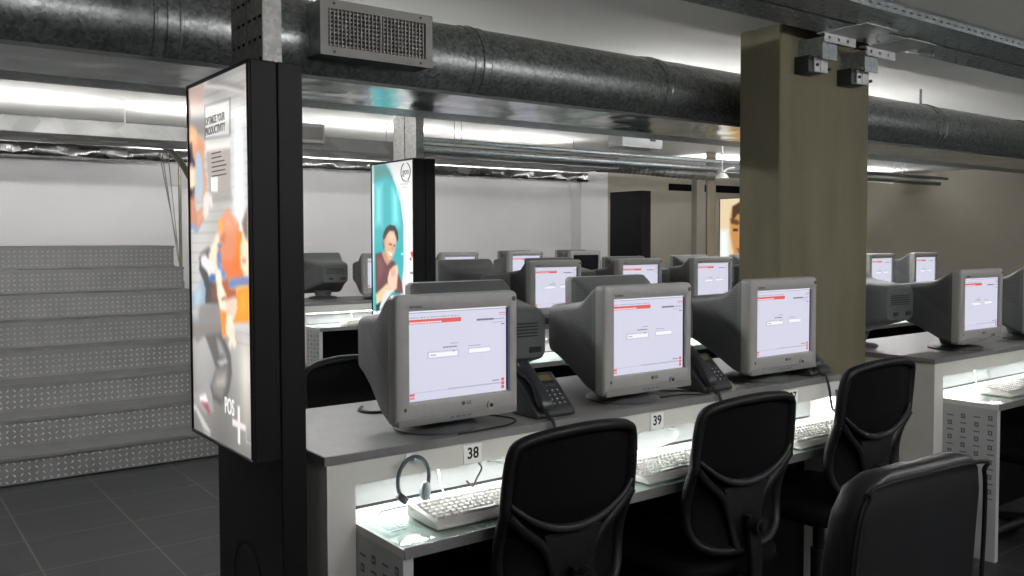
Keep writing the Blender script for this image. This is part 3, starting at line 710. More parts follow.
# ------------------------------------------------------------------ chairs
def build_chair():
    root = empty('office_chair', 'x', 'chair')
    half = [(0.0, 1.006), (0.09, 1.001), (0.155, 0.990), (0.190, 0.976), (0.204, 0.952), (0.211, 0.90), (0.213, 0.82), (0.211, 0.74), (0.208, 0.66), (0.20, 0.60), (0.175, 0.56), (0.12, 0.537), (0.05, 0.53), (0.0, 0.53)]
    pts2 = [(x, 0, z) for x, z in half] + [(-x, 0, z) for x, z in half[-2:0:-1]]
    out = [(p.x, p.z) for p in catmull(pts2, 4, True)]
    def yy(x, z):     # the back leans away and wraps round the sitter
        return -0.02 + 0.9*x*x - (z-0.53)*0.10 - 0.05*math.sin((z-0.53)/0.49*PI)*0 + 0.03*math.sin(max(0, 0.8-z)/0.27*PI)
    frame = [(x, yy(x, z), z) for x, z in out]
    MB().tube(frame, 0.0155, 8, closed=True, flat=1.25, up=(0, 1, 0)).build('back_frame', M['chair'], root, smooth=60)
    # half widths by height
    def hw(z):
        best = 0
        for i in range(len(out)):
            (xa, za), (xb, zb) = out[i], out[(i+1) % len(out)]
            if (za - z)*(zb - z) <= 0 and abs(za - zb) > 1e-6:
                best = max(best, abs(xa + (xb-xa)*(z-za)/(zb-za)))
        return best
    def arcz(x): return 0.74 + 0.095*(abs(x)/0.215)**2.2      # lumbar band
    n, m_ = 16, 14
    def sheet(zlo, zhi, dy):
        vs, fs = [], []
        for j in range(m_+1):
            for i in range(n+1):
                u = i/n*2-1
                # column positions follow the outline width at mid-height of each row
                z = None
                zt_ = zlo + (zhi-zlo)*j/m_
                w = max(hw(zt_), 0.02) - 0.006
                x = u*w
                vs.append((x, yy(x, zt_)+dy, zt_))
        for j in range(m_):
            for i in range(n):
                a = j*(n+1)+i
                fs.append((a, a+1, a+n+2, a+n+1))
        return MB().add(vs, fs)
    sheet(0.735, 1.002, 0.004).build('mesh_panel', M['fabric'], root, solid=0.006)
    sheet(0.532, 0.735, 0.006).build('lower_panel', M['fabric'], root, solid=0.006)
    la = [(x, yy(x, arcz(x)) - 0.012, arcz(x)) for x in [(-0.208 + 0.416*i/24) for i in range(25)]]
    MB().tube(la, [0.006 + 0.006*math.sin(PI*i/24) for i in range(25)], 8, flat=1.1, up=(0, 1, 0)).build('lumbar_band', M['arc'], root, smooth=60)
    for s in (-1, 1):
        p = catmull([(s*0.212, 0, 0.80), (s*0.165, 0, 0.755), (s*0.10, 0, 0.70), (s*0.065, 0, 0.63), (s*0.05, 0, 0.54)], 5)
        p = [(q.x, yy(q.x, q.z)-0.016, q.z) for q in p]
        MB().tube(p, 0.013, 8, flat=0.7, up=(0, 1, 0)).build('rib', M['chair'], root, smooth=60)
    MB().prism([(-0.05, 0.53), (0.05, 0.53), (0.065, 0.63), (0.10, 0.73), (-0.10, 0.73), (-0.065, 0.63)], yy(0, 0.6)-0.018, yy(0, 0.6)-0.004, 'Y', r=0.004).build('spine_plate', M['chair'], root)
    sp = MB().loft([[(x, y0+y, z) for x, y in rr(0.052, 0.026, 0.008, 3)] for z, y0 in ((0.64, -0.045), (0.58, -0.05), (0.52, -0.055), (0.45, -0.055), (0.41, -0.04))])
    sp.rbox(-0.03, 0.03, -0.06, 0.22, 0.395, 0.425, 0.008, 2)
    sp.build('back_post', M['chair'], root, smooth=50)
    MB().cyl((0, -0.05, 0.612), (0, -0.085, 0.612), 0.030, 0.027, 20).cyl((0, -0.085, 0.612), (0, -0.095, 0.612), 0.016, 0.014, 16).build('height_knob', M['chair'], root)
    # seat
    rings = []
    for z, k in ((0.425, 0.90), (0.432, 0.96), (0.455, 1.0), (0.48, 0.99), (0.495, 0.93), (0.50, 0.80)):
        rings.append([(x*k, 0.23 + y*k, z) for x, y in rr(0.48, 0.46, 0.10, 5)])
    MB().loft(rings).build('seat', M['fabric'], root, smooth=60)
    MB().cyl((0, 0.21, 0.40), (0, 0.21, 0.25), 0.022).cyl((0, 0.21, 0.27), (0, 0.21, 0.05), 0.03).build('gas_column', M['chair'], root)
    MB().tube([(0.05, 0.15, 0.405), (0.16, 0.13, 0.40), (0.22, 0.125, 0.398)], [0.006, 0.006, 0.012], 8).build('tilt_lever', M['chair'], root)
    for i in range(5):
        a = 2*PI*i/5 + 0.3
        c, s = math.cos(a), math.sin(a)
        lg = MB().tube([(0.02*c, 0.21+0.02*s, 0.115), (0.15*c, 0.21+0.15*s, 0.10), (0.30*c, 0.21+0.30*s, 0.075)], [0.028, 0.022, 0.016], 8).build('leg', M['chair'], root, smooth=60)
        MB().cyl((0.30*c-0.012*s, 0.21+0.30*s+0.012*c, 0.0275), (0.30*c+0.012*s, 0.21+0.30*s-0.012*c, 0.0275), 0.0275, n=14).cyl((0.30*c, 0.21+0.30*s, 0.03), (0.30*c, 0.21+0.30*s, 0.08), 0.008, n=8).build('caster', M['dark'], lg)
    return root
ch = build_chair()
GC = 'black office chairs at the counters'
desk_place(ch, True, (1.50, 1.765, 0), math.radians(0), 'black mesh-back office chair under the 38 station, nearest and fully seen', GC)
dup(ch, (2.205, 1.765, 0), math.radians(-2), 'black mesh-back office chair at the 39 station, knob and post showing')
hi = dup(ch, (2.885, 1.735, 0), math.radians(0), 'black mesh-back office chair in front of the concrete pillar, cut by the picture edge')
for c_ in hi.children:                         # this one is set higher on its gas lift
    if not c_.name.startswith('leg'): c_.location.z += 0.055
dup(ch, (1.60, 3.21, 0), PI, 'black office chair on the far side of the nearest counter, left of the 38 monitor')
dup(ch, (4.6, 1.70, 0), math.radians(4), 'black office chair at the counter past the pillar')
# the leather-backed chair close by, its back to us
def build_leather_chair():
    root = empty('office_chair', 'smooth black leatherette chair at the bottom right corner, closest to us', 'chair', (1.745, 0.98, 0), math.radians(-4), GC)
    rings = []
    for z, w, d, dy in ((0.50, 0.36, 0.05, 0.0), (0.52, 0.40, 0.075, 0.0), (0.60, 0.44, 0.085, -0.01), (0.72, 0.455, 0.085, -0.02), (0.86, 0.455, 0.08, -0.03), (0.95, 0.44, 0.075, -0.04), (1.0, 0.40, 0.07, -0.045), (1.025, 0.33, 0.055, -0.048), (1.035, 0.25, 0.03, -0.05)):
        rings.append([(x, y + dy + 0.6*x*x, z) for x, y in rr(w, d, d*0.42, 5)])
    MB().loft(rings).build('backrest', M['leather'], root, smooth=70)
    pip = []
    for s in (1,):
        for z, w in ((0.55, 0.415), (0.6, 0.43), (0.72, 0.445), (0.86, 0.445), (0.95, 0.425), (0.99, 0.395), (1.015, 0.34)):
            pip.append((-w/2, z))
    path = pip + [(-x, z) for x, z in pip[::-1]]
    path = [(x, 0.6*x*x - 0.048 - 0.033 + 0.0*z + (0.86-z)*0.04, z) for x, z in path]
    MB().tube(catmull(path, 4), 0.005, 6).build('piping', M['leather'], root, smooth=60)
    rings = []
    for z, k in ((0.41, 0.90), (0.425, 0.97), (0.455, 1.0), (0.485, 0.99), (0.505, 0.92), (0.51, 0.78)):
        rings.append([(x*k, 0.26 + y*k, z) for x, y in rr(0.48, 0.46, 0.09, 5)])
    MB().loft(rings).build('seat', M['leather'], root, smooth=60)
    MB().rbox(-0.03, 0.03, -0.07, -0.05, 0.38, 0.62, 0.006).rbox(-0.03, 0.03, -0.06, 0.25, 0.38, 0.41, 0.006).build('back_post', M['chair'], root)
    MB().cyl((0, 0.22, 0.41), (0, 0.22, 0.09), 0.028).build('gas_column', M['chair'], root)
    for i in range(5):
        a = 2*PI*i/5 + 0.9
        c, s = math.cos(a), math.sin(a)
        lg = MB().tube([(0.02*c, 0.22+0.02*s, 0.115), (0.15*c, 0.22+0.15*s, 0.10), (0.30*c, 0.22+0.30*s, 0.075)], [0.028, 0.022, 0.016], 8).build('leg', M['chair'], root, smooth=60)
        MB().cyl((0.30*c-0.012*s, 0.22+0.30*s+0.012*c, 0.0275), (0.30*c+0.012*s, 0.22+0.30*s-0.012*c, 0.0275), 0.0275, n=14).cyl((0.30*c, 0.22+0.30*s, 0.03), (0.30*c, 0.22+0.30*s, 0.08), 0.008, n=8).build('caster', M['dark'], lg)
build_leather_chair()
# ------------------------------------------------------------------ backlit posters
ART_ONE = [
    ([(0.285, -0.008), (0.609, 0.016), (0.957, 0.052), (0.955, 0.064), (0.609, 0.025), (0.309, 0.002)], (128, 124, 122), 0.02),
    ([(0.285, 0.001), (0.668, 0.032), (0.983, 0.066), (0.983, 0.072), (0.668, 0.037), (0.285, 0.007)], (226, 222, 218), 0.012),
    ([(0.013, -0.005), (0.262, -0.002), (0.255, 0.07), (0.015, 0.086)], (196, 164, 152), 0.05),
    ([(0.015, 0.081), (0.3, 0.079), (0.291, 0.148), (0.009, 0.135)], (140, 136, 134), 0.02),
    ([(0.289, 0.061), (0.743, 0.066), (0.732, 0.165), (0.281, 0.155)], (98, 96, 94), 0.008),
    ([(0.309, 0.065), (0.726, 0.069), (0.717, 0.162), (0.298, 0.152)], (212, 210, 206), 0.006),
    ([(0.302, 0.164), (0.736, 0.174), (0.734, 0.201), (0.3, 0.193)], (244, 240, 234), 0.02),
    ([(0.311, 0.192), (0.73, 0.198), (0.723, 0.315), (0.366, 0.313)], (178, 170, 162), 0.008),
    ([(0.387, 0.266), (0.509, 0.267), (0.502, 0.308), (0.394, 0.305)], (252, 250, 244), 0.006),
    ([(0.377, 0.315), (0.728, 0.317), (0.732, 0.335), (0.419, 0.329)], (156, 150, 144), 0.02),
    ([(-0.036, 0.089), (0.132, 0.125), (0.279, 0.167), (0.262, 0.229), (0.313, 0.279), (0.251, 0.326), (0.036, 0.33), (-0.064, 0.325)], (222, 160, 122), 0.012),
    ([(-0.013, 0.111), (0.109, 0.124), (0.128, 0.161), (0.053, 0.168), (-0.004, 0.148)], (246, 196, 150), 0.03),
    ([(-0.032, 0.14), (0.032, 0.157), (0.051, 0.193), (0.109, 0.227), (0.047, 0.233), (0.002, 0.203), (-0.038, 0.198)], (58, 52, 66), 0.012),
    ([(0.113, 0.188), (0.162, 0.183), (0.217, 0.203), (0.236, 0.242), (0.249, 0.291), (0.204, 0.329), (0.098, 0.327), (0.094, 0.26)], (176, 196, 214), 0.012),
    ([(0.0, 0.22), (0.091, 0.23), (0.089, 0.284), (0.015, 0.3), (-0.021, 0.292)], (250, 226, 196), 0.02),
    ([(-0.015, 0.292), (0.079, 0.286), (0.051, 0.323), (-0.019, 0.329)], (70, 66, 84), 0.012),
    ([(0.009, 0.305), (0.072, 0.332), (0.111, 0.362), (0.249, 0.342), (0.245, 0.381), (0.113, 0.415), (0.028, 0.4), (-0.004, 0.364)], (206, 140, 108), 0.012),
    ([(0.13, 0.369), (0.245, 0.349), (0.221, 0.377), (0.126, 0.397)], (222, 166, 132), 0.02),
    ([(-0.015, 0.38), (0.104, 0.409), (0.202, 0.391), (0.104, 0.423), (-0.006, 0.401)], (132, 160, 200), 0.008),
    ([(0.251, 0.318), (0.311, 0.304), (0.398, 0.317), (0.411, 0.346), (0.372, 0.35), (0.351, 0.337), (0.326, 0.368), (0.279, 0.379), (0.234, 0.367)], (238, 226, 220), 0.012),
    ([(0.138, 0.494), (0.187, 0.478), (0.328, 0.461), (0.394, 0.475), (0.323, 0.506), (0.343, 0.534), (0.228, 0.536)], (96, 96, 96), 0.012),
    ([(0.157, 0.499), (0.277, 0.519), (0.34, 0.553), (0.451, 0.565), (0.498, 0.618), (0.219, 0.627), (0.226, 0.562), (0.14, 0.527)], (66, 66, 68), 0.012),
    ([(0.183, 0.487), (0.257, 0.481), (0.347, 0.501), (0.477, 0.511), (0.343, 0.534), (0.185, 0.515)], (238, 234, 236), 0.012),
    ([(0.174, 0.499), (0.423, 0.497), (0.443, 0.531), (0.319, 0.543), (0.298, 0.53)], (240, 232, 230), 0.012),
    ([(-0.026, 0.621), (0.132, 0.567), (0.168, 0.552), (0.26, 0.579), (0.243, 0.625), (0.191, 0.662), (0.068, 0.696), (-0.028, 0.673)], (152, 176, 194), 0.012),
    ([(0.055, 0.594), (0.153, 0.574), (0.174, 0.606), (0.074, 0.645)], (190, 208, 220), 0.03),
    ([(-0.023, 0.64), (0.532, 0.616), (0.545, 0.69), (-0.036, 0.713)], (142, 138, 136), 0.012),
    ([(0.002, 0.64), (0.123, 0.634), (0.096, 0.669), (-0.002, 0.672)], (196, 200, 204), 0.03),
    ([(0.511, 0.396), (0.574, 0.377), (0.679, 0.36), (0.757, 0.382), (0.843, 0.396), (0.868, 0.425), (0.881, 0.501), (0.562, 0.509), (0.466, 0.505)], (228, 142, 100), 0.015),
    ([(0.596, 0.381), (0.679, 0.365), (0.747, 0.384), (0.813, 0.399), (0.734, 0.418), (0.613, 0.41)], (236, 168, 132), 0.03),
    ([(0.515, 0.388), (0.574, 0.38), (0.596, 0.41), (0.56, 0.421), (0.509, 0.413)], (252, 178, 80), 0.012),
    ([(0.474, 0.424), (0.549, 0.421), (0.568, 0.447), (0.487, 0.457), (0.455, 0.51), (0.334, 0.506), (0.326, 0.482)], (250, 228, 206), 0.015),
    ([(0.538, 0.427), (0.632, 0.424), (0.609, 0.45), (0.515, 0.452)], (206, 120, 84), 0.015),
    ([(0.487, 0.454), (0.564, 0.452), (0.534, 0.467), (0.553, 0.504), (0.5, 0.505), (0.474, 0.485), (0.523, 0.467)], (92, 136, 190), 0.008),
    ([(0.828, 0.422), (0.891, 0.423), (0.877, 0.45), (0.853, 0.506), (0.736, 0.507), (0.798, 0.466)], (250, 132, 36), 0.012),
    ([(0.564, 0.496), (0.872, 0.493), (0.917, 0.534), (0.8, 0.547), (0.64, 0.551), (0.56, 0.53)], (232, 124, 72), 0.012),
    ([(0.747, 0.494), (0.872, 0.493), (0.898, 0.527), (0.764, 0.533)], (248, 120, 44), 0.02),
    ([(0.483, 0.496), (0.53, 0.509), (0.621, 0.532), (0.64, 0.55), (0.56, 0.546), (0.481, 0.52)], (108, 150, 206), 0.008),
    ([(0.311, 0.55), (0.377, 0.536), (0.443, 0.541), (0.43, 0.557), (0.33, 0.562)], (66, 108, 170), 0.008),
    ([(0.411, 0.565), (0.472, 0.554), (0.662, 0.548), (0.681, 0.57), (0.779, 0.57), (0.798, 0.591), (0.615, 0.605), (0.489, 0.612)], (186, 94, 56), 0.012),
    ([(0.351, 0.573), (0.472, 0.569), (0.485, 0.612), (0.368, 0.615)], (126, 86, 66), 0.02),
    ([(0.651, 0.561), (0.713, 0.544), (0.868, 0.537), (0.989, 0.532), (0.987, 0.559), (0.838, 0.562), (0.66, 0.571)], (120, 134, 178), 0.008),
    ([(0.447, 0.517), (0.54, 0.526), (0.557, 0.563), (0.628, 0.592), (0.615, 0.615), (0.796, 0.601), (0.813, 0.622), (0.772, 0.647), (0.691, 0.653), (0.591, 0.632), (0.519, 0.634), (0.472, 0.595), (0.462, 0.565)], (252, 236, 214), 0.012),
    ([(0.543, 0.602), (0.606, 0.594), (0.626, 0.602), (0.553, 0.608)], (170, 110, 70), 0.008),
    ([(0.615, 0.608), (0.757, 0.595), (0.811, 0.613), (0.783, 0.642), (0.713, 0.652), (0.623, 0.638)], (236, 208, 186), 0.015),
    ([(0.798, 0.571), (0.987, 0.559), (0.983, 0.654), (0.732, 0.664), (0.804, 0.623)], (250, 150, 34), 0.012),
    ([(0.855, 0.582), (0.949, 0.577), (0.947, 0.625), (0.851, 0.634)], (252, 180, 50), 0.04),
    ([(0.513, 0.638), (0.634, 0.636), (0.619, 0.687), (0.54, 0.69)], (248, 146, 50), 0.01),
    ([(0.74, 0.664), (0.983, 0.654), (0.985, 0.673), (0.74, 0.682)], (214, 206, 206), 0.012),
    ([(0.628, 0.642), (0.723, 0.652), (0.74, 0.682), (0.609, 0.687)], (252, 238, 212), 0.012),
    ([(0.866, 0.456), (0.915, 0.431), (0.989, 0.428), (0.987, 0.505), (0.9, 0.506), (0.874, 0.482)], (252, 226, 190), 0.015),
    ([(0.864, 0.487), (0.989, 0.486), (0.985, 0.533), (0.917, 0.527), (0.87, 0.512)], (252, 228, 194), 0.015),
    ([(0.894, 0.396), (0.949, 0.372), (0.985, 0.36), (0.989, 0.441), (0.943, 0.434), (0.917, 0.419)], (134, 112, 98), 0.015),
    ([(0.894, 0.491), (0.938, 0.49), (0.947, 0.497), (0.9, 0.499)], (200, 120, 90), 0.012),
    ([(0.832, 0.423), (0.887, 0.422), (0.889, 0.441), (0.845, 0.445)], (246, 140, 40), 0.01),
    ([(-0.043, 0.698), (0.547, 0.676), (0.521, 0.708), (0.232, 0.718), (0.077, 0.743), (-0.009, 0.729)], (138, 130, 124), 0.012),
    ([(0.232, 0.716), (0.523, 0.698), (0.604, 0.718), (0.687, 0.751), (0.702, 0.802), (0.655, 0.845), (0.6, 0.876), (0.504, 0.899), (0.362, 0.892), (0.321, 0.859), (0.428, 0.801), (0.332, 0.758)], (98, 96, 96), 0.012),
    ([(0.447, 0.716), (0.511, 0.722), (0.562, 0.739), (0.602, 0.758), (0.496, 0.76), (0.466, 0.74)], (160, 158, 158), 0.015),
    ([(0.462, 0.782), (0.6, 0.765), (0.63, 0.773), (0.515, 0.789)], (206, 204, 204), 0.012),
    ([(0.438, 0.804), (0.619, 0.789), (0.626, 0.831), (0.528, 0.881), (0.387, 0.877), (0.345, 0.851)], (142, 138, 134), 0.02),
    ([(0.445, 0.838), (0.574, 0.817), (0.568, 0.837), (0.449, 0.846)], (190, 184, 178), 0.02),
    ([(-0.002, 0.902), (0.27, 0.849), (0.343, 0.88), (0.37, 0.927), (0.209, 0.946), (0.043, 0.929)], (168, 164, 164), 0.012),
    ([(0.106, 0.901), (0.228, 0.886), (0.27, 0.907), (0.189, 0.918), (0.113, 0.915)], (244, 240, 236), 0.01),
    ([(0.14, 0.915), (0.26, 0.912), (0.313, 0.933), (0.289, 0.944), (0.211, 0.93)], (178, 96, 100), 0.01),
    ([(-0.006, 0.924), (0.309, 0.99), (0.285, 0.997), (0.181, 0.993), (0.017, 0.948)], (206, 200, 196), 0.01),
    ([(0.547, 0.676), (0.609, 0.674), (0.611, 0.704), (0.553, 0.712)], (246, 150, 60), 0.008),
    ([(0.609, 0.674), (0.751, 0.669), (0.757, 0.701), (0.783, 0.716), (0.766, 0.724), (0.736, 0.731), (0.706, 0.72), (0.685, 0.735), (0.655, 0.725), (0.668, 0.705), (0.617, 0.697)], (244, 228, 204), 0.01),
    ([(0.787, 0.881), (0.823, 0.881), (0.819, 0.982), (0.783, 0.983)], (248, 244, 240), 0.004),
    ([(0.698, 0.922), (0.911, 0.924), (0.911, 0.94), (0.696, 0.941)], (236, 230, 226), 0.004),
    ([(0.911, 0.924), (0.921, 0.924), (0.923, 0.964), (0.991, 0.966), (0.991, 0.969), (0.911, 0.969)], (190, 186, 184), 0.004),
]
ART_TWO = [
    ([(0.047, -0.016), (0.313, -0.018), (0.466, 0.037), (0.615, 0.125), (0.732, 0.233), (0.785, 0.357), (0.777, 0.655), (0.772, 0.831), (0.023, 0.875)], (62, 178, 184), 0.006),
    ([(0.313, -0.018), (0.36, -0.013), (0.528, 0.045), (0.674, 0.134), (0.789, 0.234), (0.86, 0.357), (0.862, 0.584), (0.787, 0.831), (0.668, 0.834), (0.779, 0.585), (0.777, 0.357), (0.717, 0.233), (0.6, 0.128), (0.457, 0.043)], (226, 232, 232), 0.006),
    ([(0.047, -0.016), (0.313, -0.017), (0.451, 0.036), (0.511, 0.08), (0.326, 0.068), (0.053, 0.087)], (84, 140, 134), 0.04),
    ([(0.085, 0.12), (0.245, 0.117), (0.236, 0.353), (0.077, 0.352)], (128, 222, 222), 0.05),
    ([(0.509, 0.145), (0.643, 0.175), (0.668, 0.356), (0.517, 0.355)], (128, 236, 236), 0.05),
    ([(0.27, 0.451), (0.287, 0.398), (0.357, 0.368), (0.453, 0.355), (0.574, 0.363), (0.647, 0.399), (0.653, 0.438), (0.623, 0.455), (0.587, 0.434), (0.545, 0.39), (0.432, 0.398), (0.349, 0.429), (0.317, 0.468)], (52, 44, 42), 0.008),
    ([(0.264, 0.415), (0.319, 0.407), (0.332, 0.468), (0.285, 0.495), (0.262, 0.468)], (70, 56, 50), 0.01),
    ([(0.317, 0.438), (0.355, 0.415), (0.451, 0.39), (0.545, 0.395), (0.609, 0.434), (0.6, 0.468), (0.557, 0.52), (0.483, 0.56), (0.406, 0.569), (0.345, 0.544), (0.309, 0.495)], (226, 180, 150), 0.01),
    ([(0.413, 0.407), (0.543, 0.407), (0.56, 0.451), (0.43, 0.442)], (240, 204, 178), 0.03),
    ([(0.27, 0.442), (0.317, 0.438), (0.323, 0.487), (0.285, 0.482)], (206, 152, 124), 0.008),
    ([(0.238, 0.522), (0.315, 0.504), (0.406, 0.569), (0.502, 0.555), (0.464, 0.584), (0.349, 0.596), (0.236, 0.566)], (206, 152, 124), 0.01),
    ([(0.421, 0.465), (0.485, 0.468), (0.481, 0.475), (0.426, 0.471)], (64, 46, 42), 0.006),
    ([(0.534, 0.471), (0.579, 0.475), (0.574, 0.48), (0.534, 0.478)], (64, 46, 42), 0.006),
    ([(0.504, 0.473), (0.54, 0.499), (0.504, 0.503), (0.477, 0.496)], (206, 154, 126), 0.01),
    ([(0.383, 0.51), (0.502, 0.524), (0.487, 0.537), (0.419, 0.532)], (250, 246, 240), 0.006),
    ([(0.062, 0.527), (0.219, 0.517), (0.294, 0.566), (0.368, 0.594), (0.483, 0.564), (0.568, 0.572), (0.591, 0.607), (0.734, 0.69), (0.757, 0.751), (0.568, 0.755), (0.46, 0.669), (0.306, 0.725), (0.064, 0.766)], (112, 72, 74), 0.01),
    ([(0.1, 0.558), (0.217, 0.549), (0.291, 0.619), (0.153, 0.692)], (128, 88, 92), 0.03),
    ([(0.423, 0.626), (0.538, 0.594), (0.63, 0.589), (0.647, 0.623), (0.628, 0.667), (0.606, 0.727), (0.496, 0.747), (0.383, 0.732), (0.377, 0.671)], (240, 206, 182), 0.01),
    ([(0.064, 0.775), (0.347, 0.702), (0.496, 0.73), (0.343, 0.777), (0.089, 0.837)], (238, 204, 160), 0.012),
    ([(0.443, 0.617), (0.574, 0.607), (0.579, 0.65), (0.479, 0.66)], (226, 180, 152), 0.012),
    ([(0.306, 0.742), (0.532, 0.737), (0.419, 0.775), (0.187, 0.862), (0.147, 0.853)], (232, 226, 222), 0.01),
    ([(0.07, 0.838), (0.187, 0.817), (0.147, 0.867), (0.068, 0.874)], (40, 34, 36), 0.01),
    ([(0.721, 0.517), (0.766, 0.517), (0.764, 0.532), (0.721, 0.532)], (150, 240, 240), 0.004),
    ([(0.991, 0.335), (1.043, 0.336), (1.043, 0.384), (0.991, 0.38)], (130, 132, 134), 0.006),
    ([(0.998, 0.463), (1.053, 0.461), (1.053, 0.471), (0.998, 0.473)], (90, 92, 94), 0.006),
    ([(0.943, 0.514), (1.011, 0.505), (1.045, 0.526), (1.03, 0.547), (0.968, 0.539)], (196, 92, 84), 0.008),
    ([(0.928, 0.544), (0.968, 0.548), (0.962, 0.56), (0.926, 0.556)], (120, 70, 66), 0.006),
    ([(0.996, 0.55), (1.045, 0.55), (1.045, 0.563), (1.002, 0.564)], (150, 84, 76), 0.006),
    ([(0.932, 0.626), (1.043, 0.624), (1.043, 0.636), (0.932, 0.636)], (120, 122, 124), 0.006),
    ([(1.0, 0.656), (1.034, 0.655), (1.034, 0.665), (1.0, 0.666)], (40, 40, 42), 0.006),
    ([(0.823, 0.108), (0.93, 0.108), (0.93, 0.115), (0.823, 0.115)], (150, 150, 150), 0.008),
    ([(0.719, 0.122), (0.9, 0.123), (0.9, 0.129), (0.719, 0.129)], (190, 190, 190), 0.008),
    ([(0.755, 0.141), (0.881, 0.141), (0.879, 0.147), (0.755, 0.147)], (190, 190, 190), 0.008),
]
ART_THREE = [
    ([(0, 0), (1, 0), (1, 1), (0, 1)], (226, 206, 170), 0.02),
    ([(0.0, 0.35), (0.22, 0.35), (0.26, 0.75), (0.0, 0.8)], (236, 244, 246), 0.05),
    ([(0.34, 0.10), (0.6, 0.06), (0.9, 0.10), (1.0, 0.3), (0.95, 0.55), (0.8, 0.7), (0.55, 0.72), (0.4, 0.6), (0.3, 0.4), (0.28, 0.22)], (196, 142, 82), 0.03),
    ([(0.36, 0.08), (0.6, 0.03), (0.95, 0.06), (1.0, 0.26), (0.8, 0.16), (0.5, 0.17), (0.34, 0.26)], (74, 52, 34), 0.02),
    ([(0.30, 0.22), (0.5, 0.23), (0.6, 0.27), (0.5, 0.29), (0.32, 0.27)], (96, 66, 40), 0.02),
    ([(0.38, 0.33), (0.52, 0.33), (0.52, 0.36), (0.38, 0.36)], (70, 48, 34), 0.01),
    ([(0.72, 0.33), (0.86, 0.33), (0.86, 0.36), (0.72, 0.36)], (70, 48, 34), 0.01),
    ([(0.58, 0.36), (0.66, 0.36), (0.68, 0.48), (0.58, 0.48)], (214, 160, 100), 0.02),
    ([(0.48, 0.55), (0.76, 0.55), (0.7, 0.6), (0.54, 0.6)], (150, 84, 58), 0.012),
    ([(0.0, 1.0), (0.0, 0.93), (0.4, 0.78), (0.55, 0.70), (0.85, 0.70), (1.0, 0.8), (1.0, 1.0)], (214, 166, 110), 0.03),
]
def paint(art, base, nu=110, nv=230, asp=0.478):
    """soft-edged shapes painted on the poster sheet, one colour per grid point"""
    U, V = np.meshgrid(np.linspace(-0.0128, 1.0128, nu), np.linspace(-0.006, 1.006, nv))
    U = np.clip(U, 0.03, 0.985); V = np.clip(V, 0.004, 0.996)
    C = base(U, V)
    for pts, col, s in art:
        P = np.array(pts, float)
        inside = np.zeros(U.shape, bool); dist = np.full(U.shape, 9.0)
        for i in range(len(P)):
            (xa, ya), (xb, yb) = P[i], P[(i+1) % len(P)]
            if ya != yb:
                cr = ((ya > V) != (yb > V)) & (U < (xb-xa)*(V-ya)/(yb-ya) + xa)
                inside ^= cr
            ax, bx_ = xa*asp, xb*asp
            dx, dy = bx_-ax, yb-ya
            t = np.clip(((U*asp-ax)*dx + (V-ya)*dy)/(dx*dx+dy*dy+1e-12), 0, 1)
            dist = np.minimum(dist, np.hypot(U*asp-ax-t*dx, V-ya-t*dy))
        sd = np.where(inside, dist, -dist)
        a = np.clip(sd/(1.4*s) + 0.5, 0, 1)[..., None]
        C = C*(1-a) + np.array(col, float)*a
    return C

def base_one(U, V):
    g = 196 + 8*np.sin(U*9) - 30*np.clip((0.10-V)/0.1, 0, 1) - 70*np.clip((V-0.62)/0.38, 0, 1)
    hi = np.exp(-((U-0.86)/0.10)**2)*np.clip((0.62-V)/0.2, 0, 1)*np.clip((V-0.08)/0.1, 0, 1)
    slat = 1 - 0.07*(np.sin(V*2*PI*34) > 0.72)*(V < 0.72)
    low = np.exp(-((U-0.93)/0.10)**2)*np.clip((V-0.66)/0.1, 0, 1)*np.clip((1.0-V)/0.2, 0, 1)
    C = np.stack([g*1.0, g*0.985, g*0.965], -1)*slat[..., None]
    C = C*(1-hi[..., None]) + np.array([246, 254, 255.])*hi[..., None]
    C = C*(1-0.7*low[..., None]) + np.array([250, 240, 226.])*0.7*low[..., None]
    return C
def base_two(U, V):
    g = 246 - 34*np.clip((0.16-V)/0.16, 0, 1)
    return np.stack([g, g, g*0.99], -1)
def base_flat(U, V):
    return np.zeros(U.shape + (3,)) + 220.

def emissive_art(name, s):
    m = bpy.data.materials.new(name); m.use_nodes = True
    nt = m.node_tree; b = nt.nodes['Principled BSDF']
    a = nt.nodes.new('ShaderNodeAttribute'); a.attribute_name = 'Col'
    b.inputs['Base Color'].default_value = (0.03, 0.03, 0.03, 1); b.inputs['Roughness'].default_value = 0.12
    nt.links.new(a.outputs['Color'], b.inputs['Emission Color']); b.inputs['Emission Strength'].default_value = s
    return m
M['art'] = emissive_art('backlit_print', 1.12)
M['lit_white'] = emat('backlit_white', (0.93, 0.9, 0.88, 1), 1.05)
M['lit_ink'] = emat('backlit_ink', rgb(70, 66, 64), 0.9)

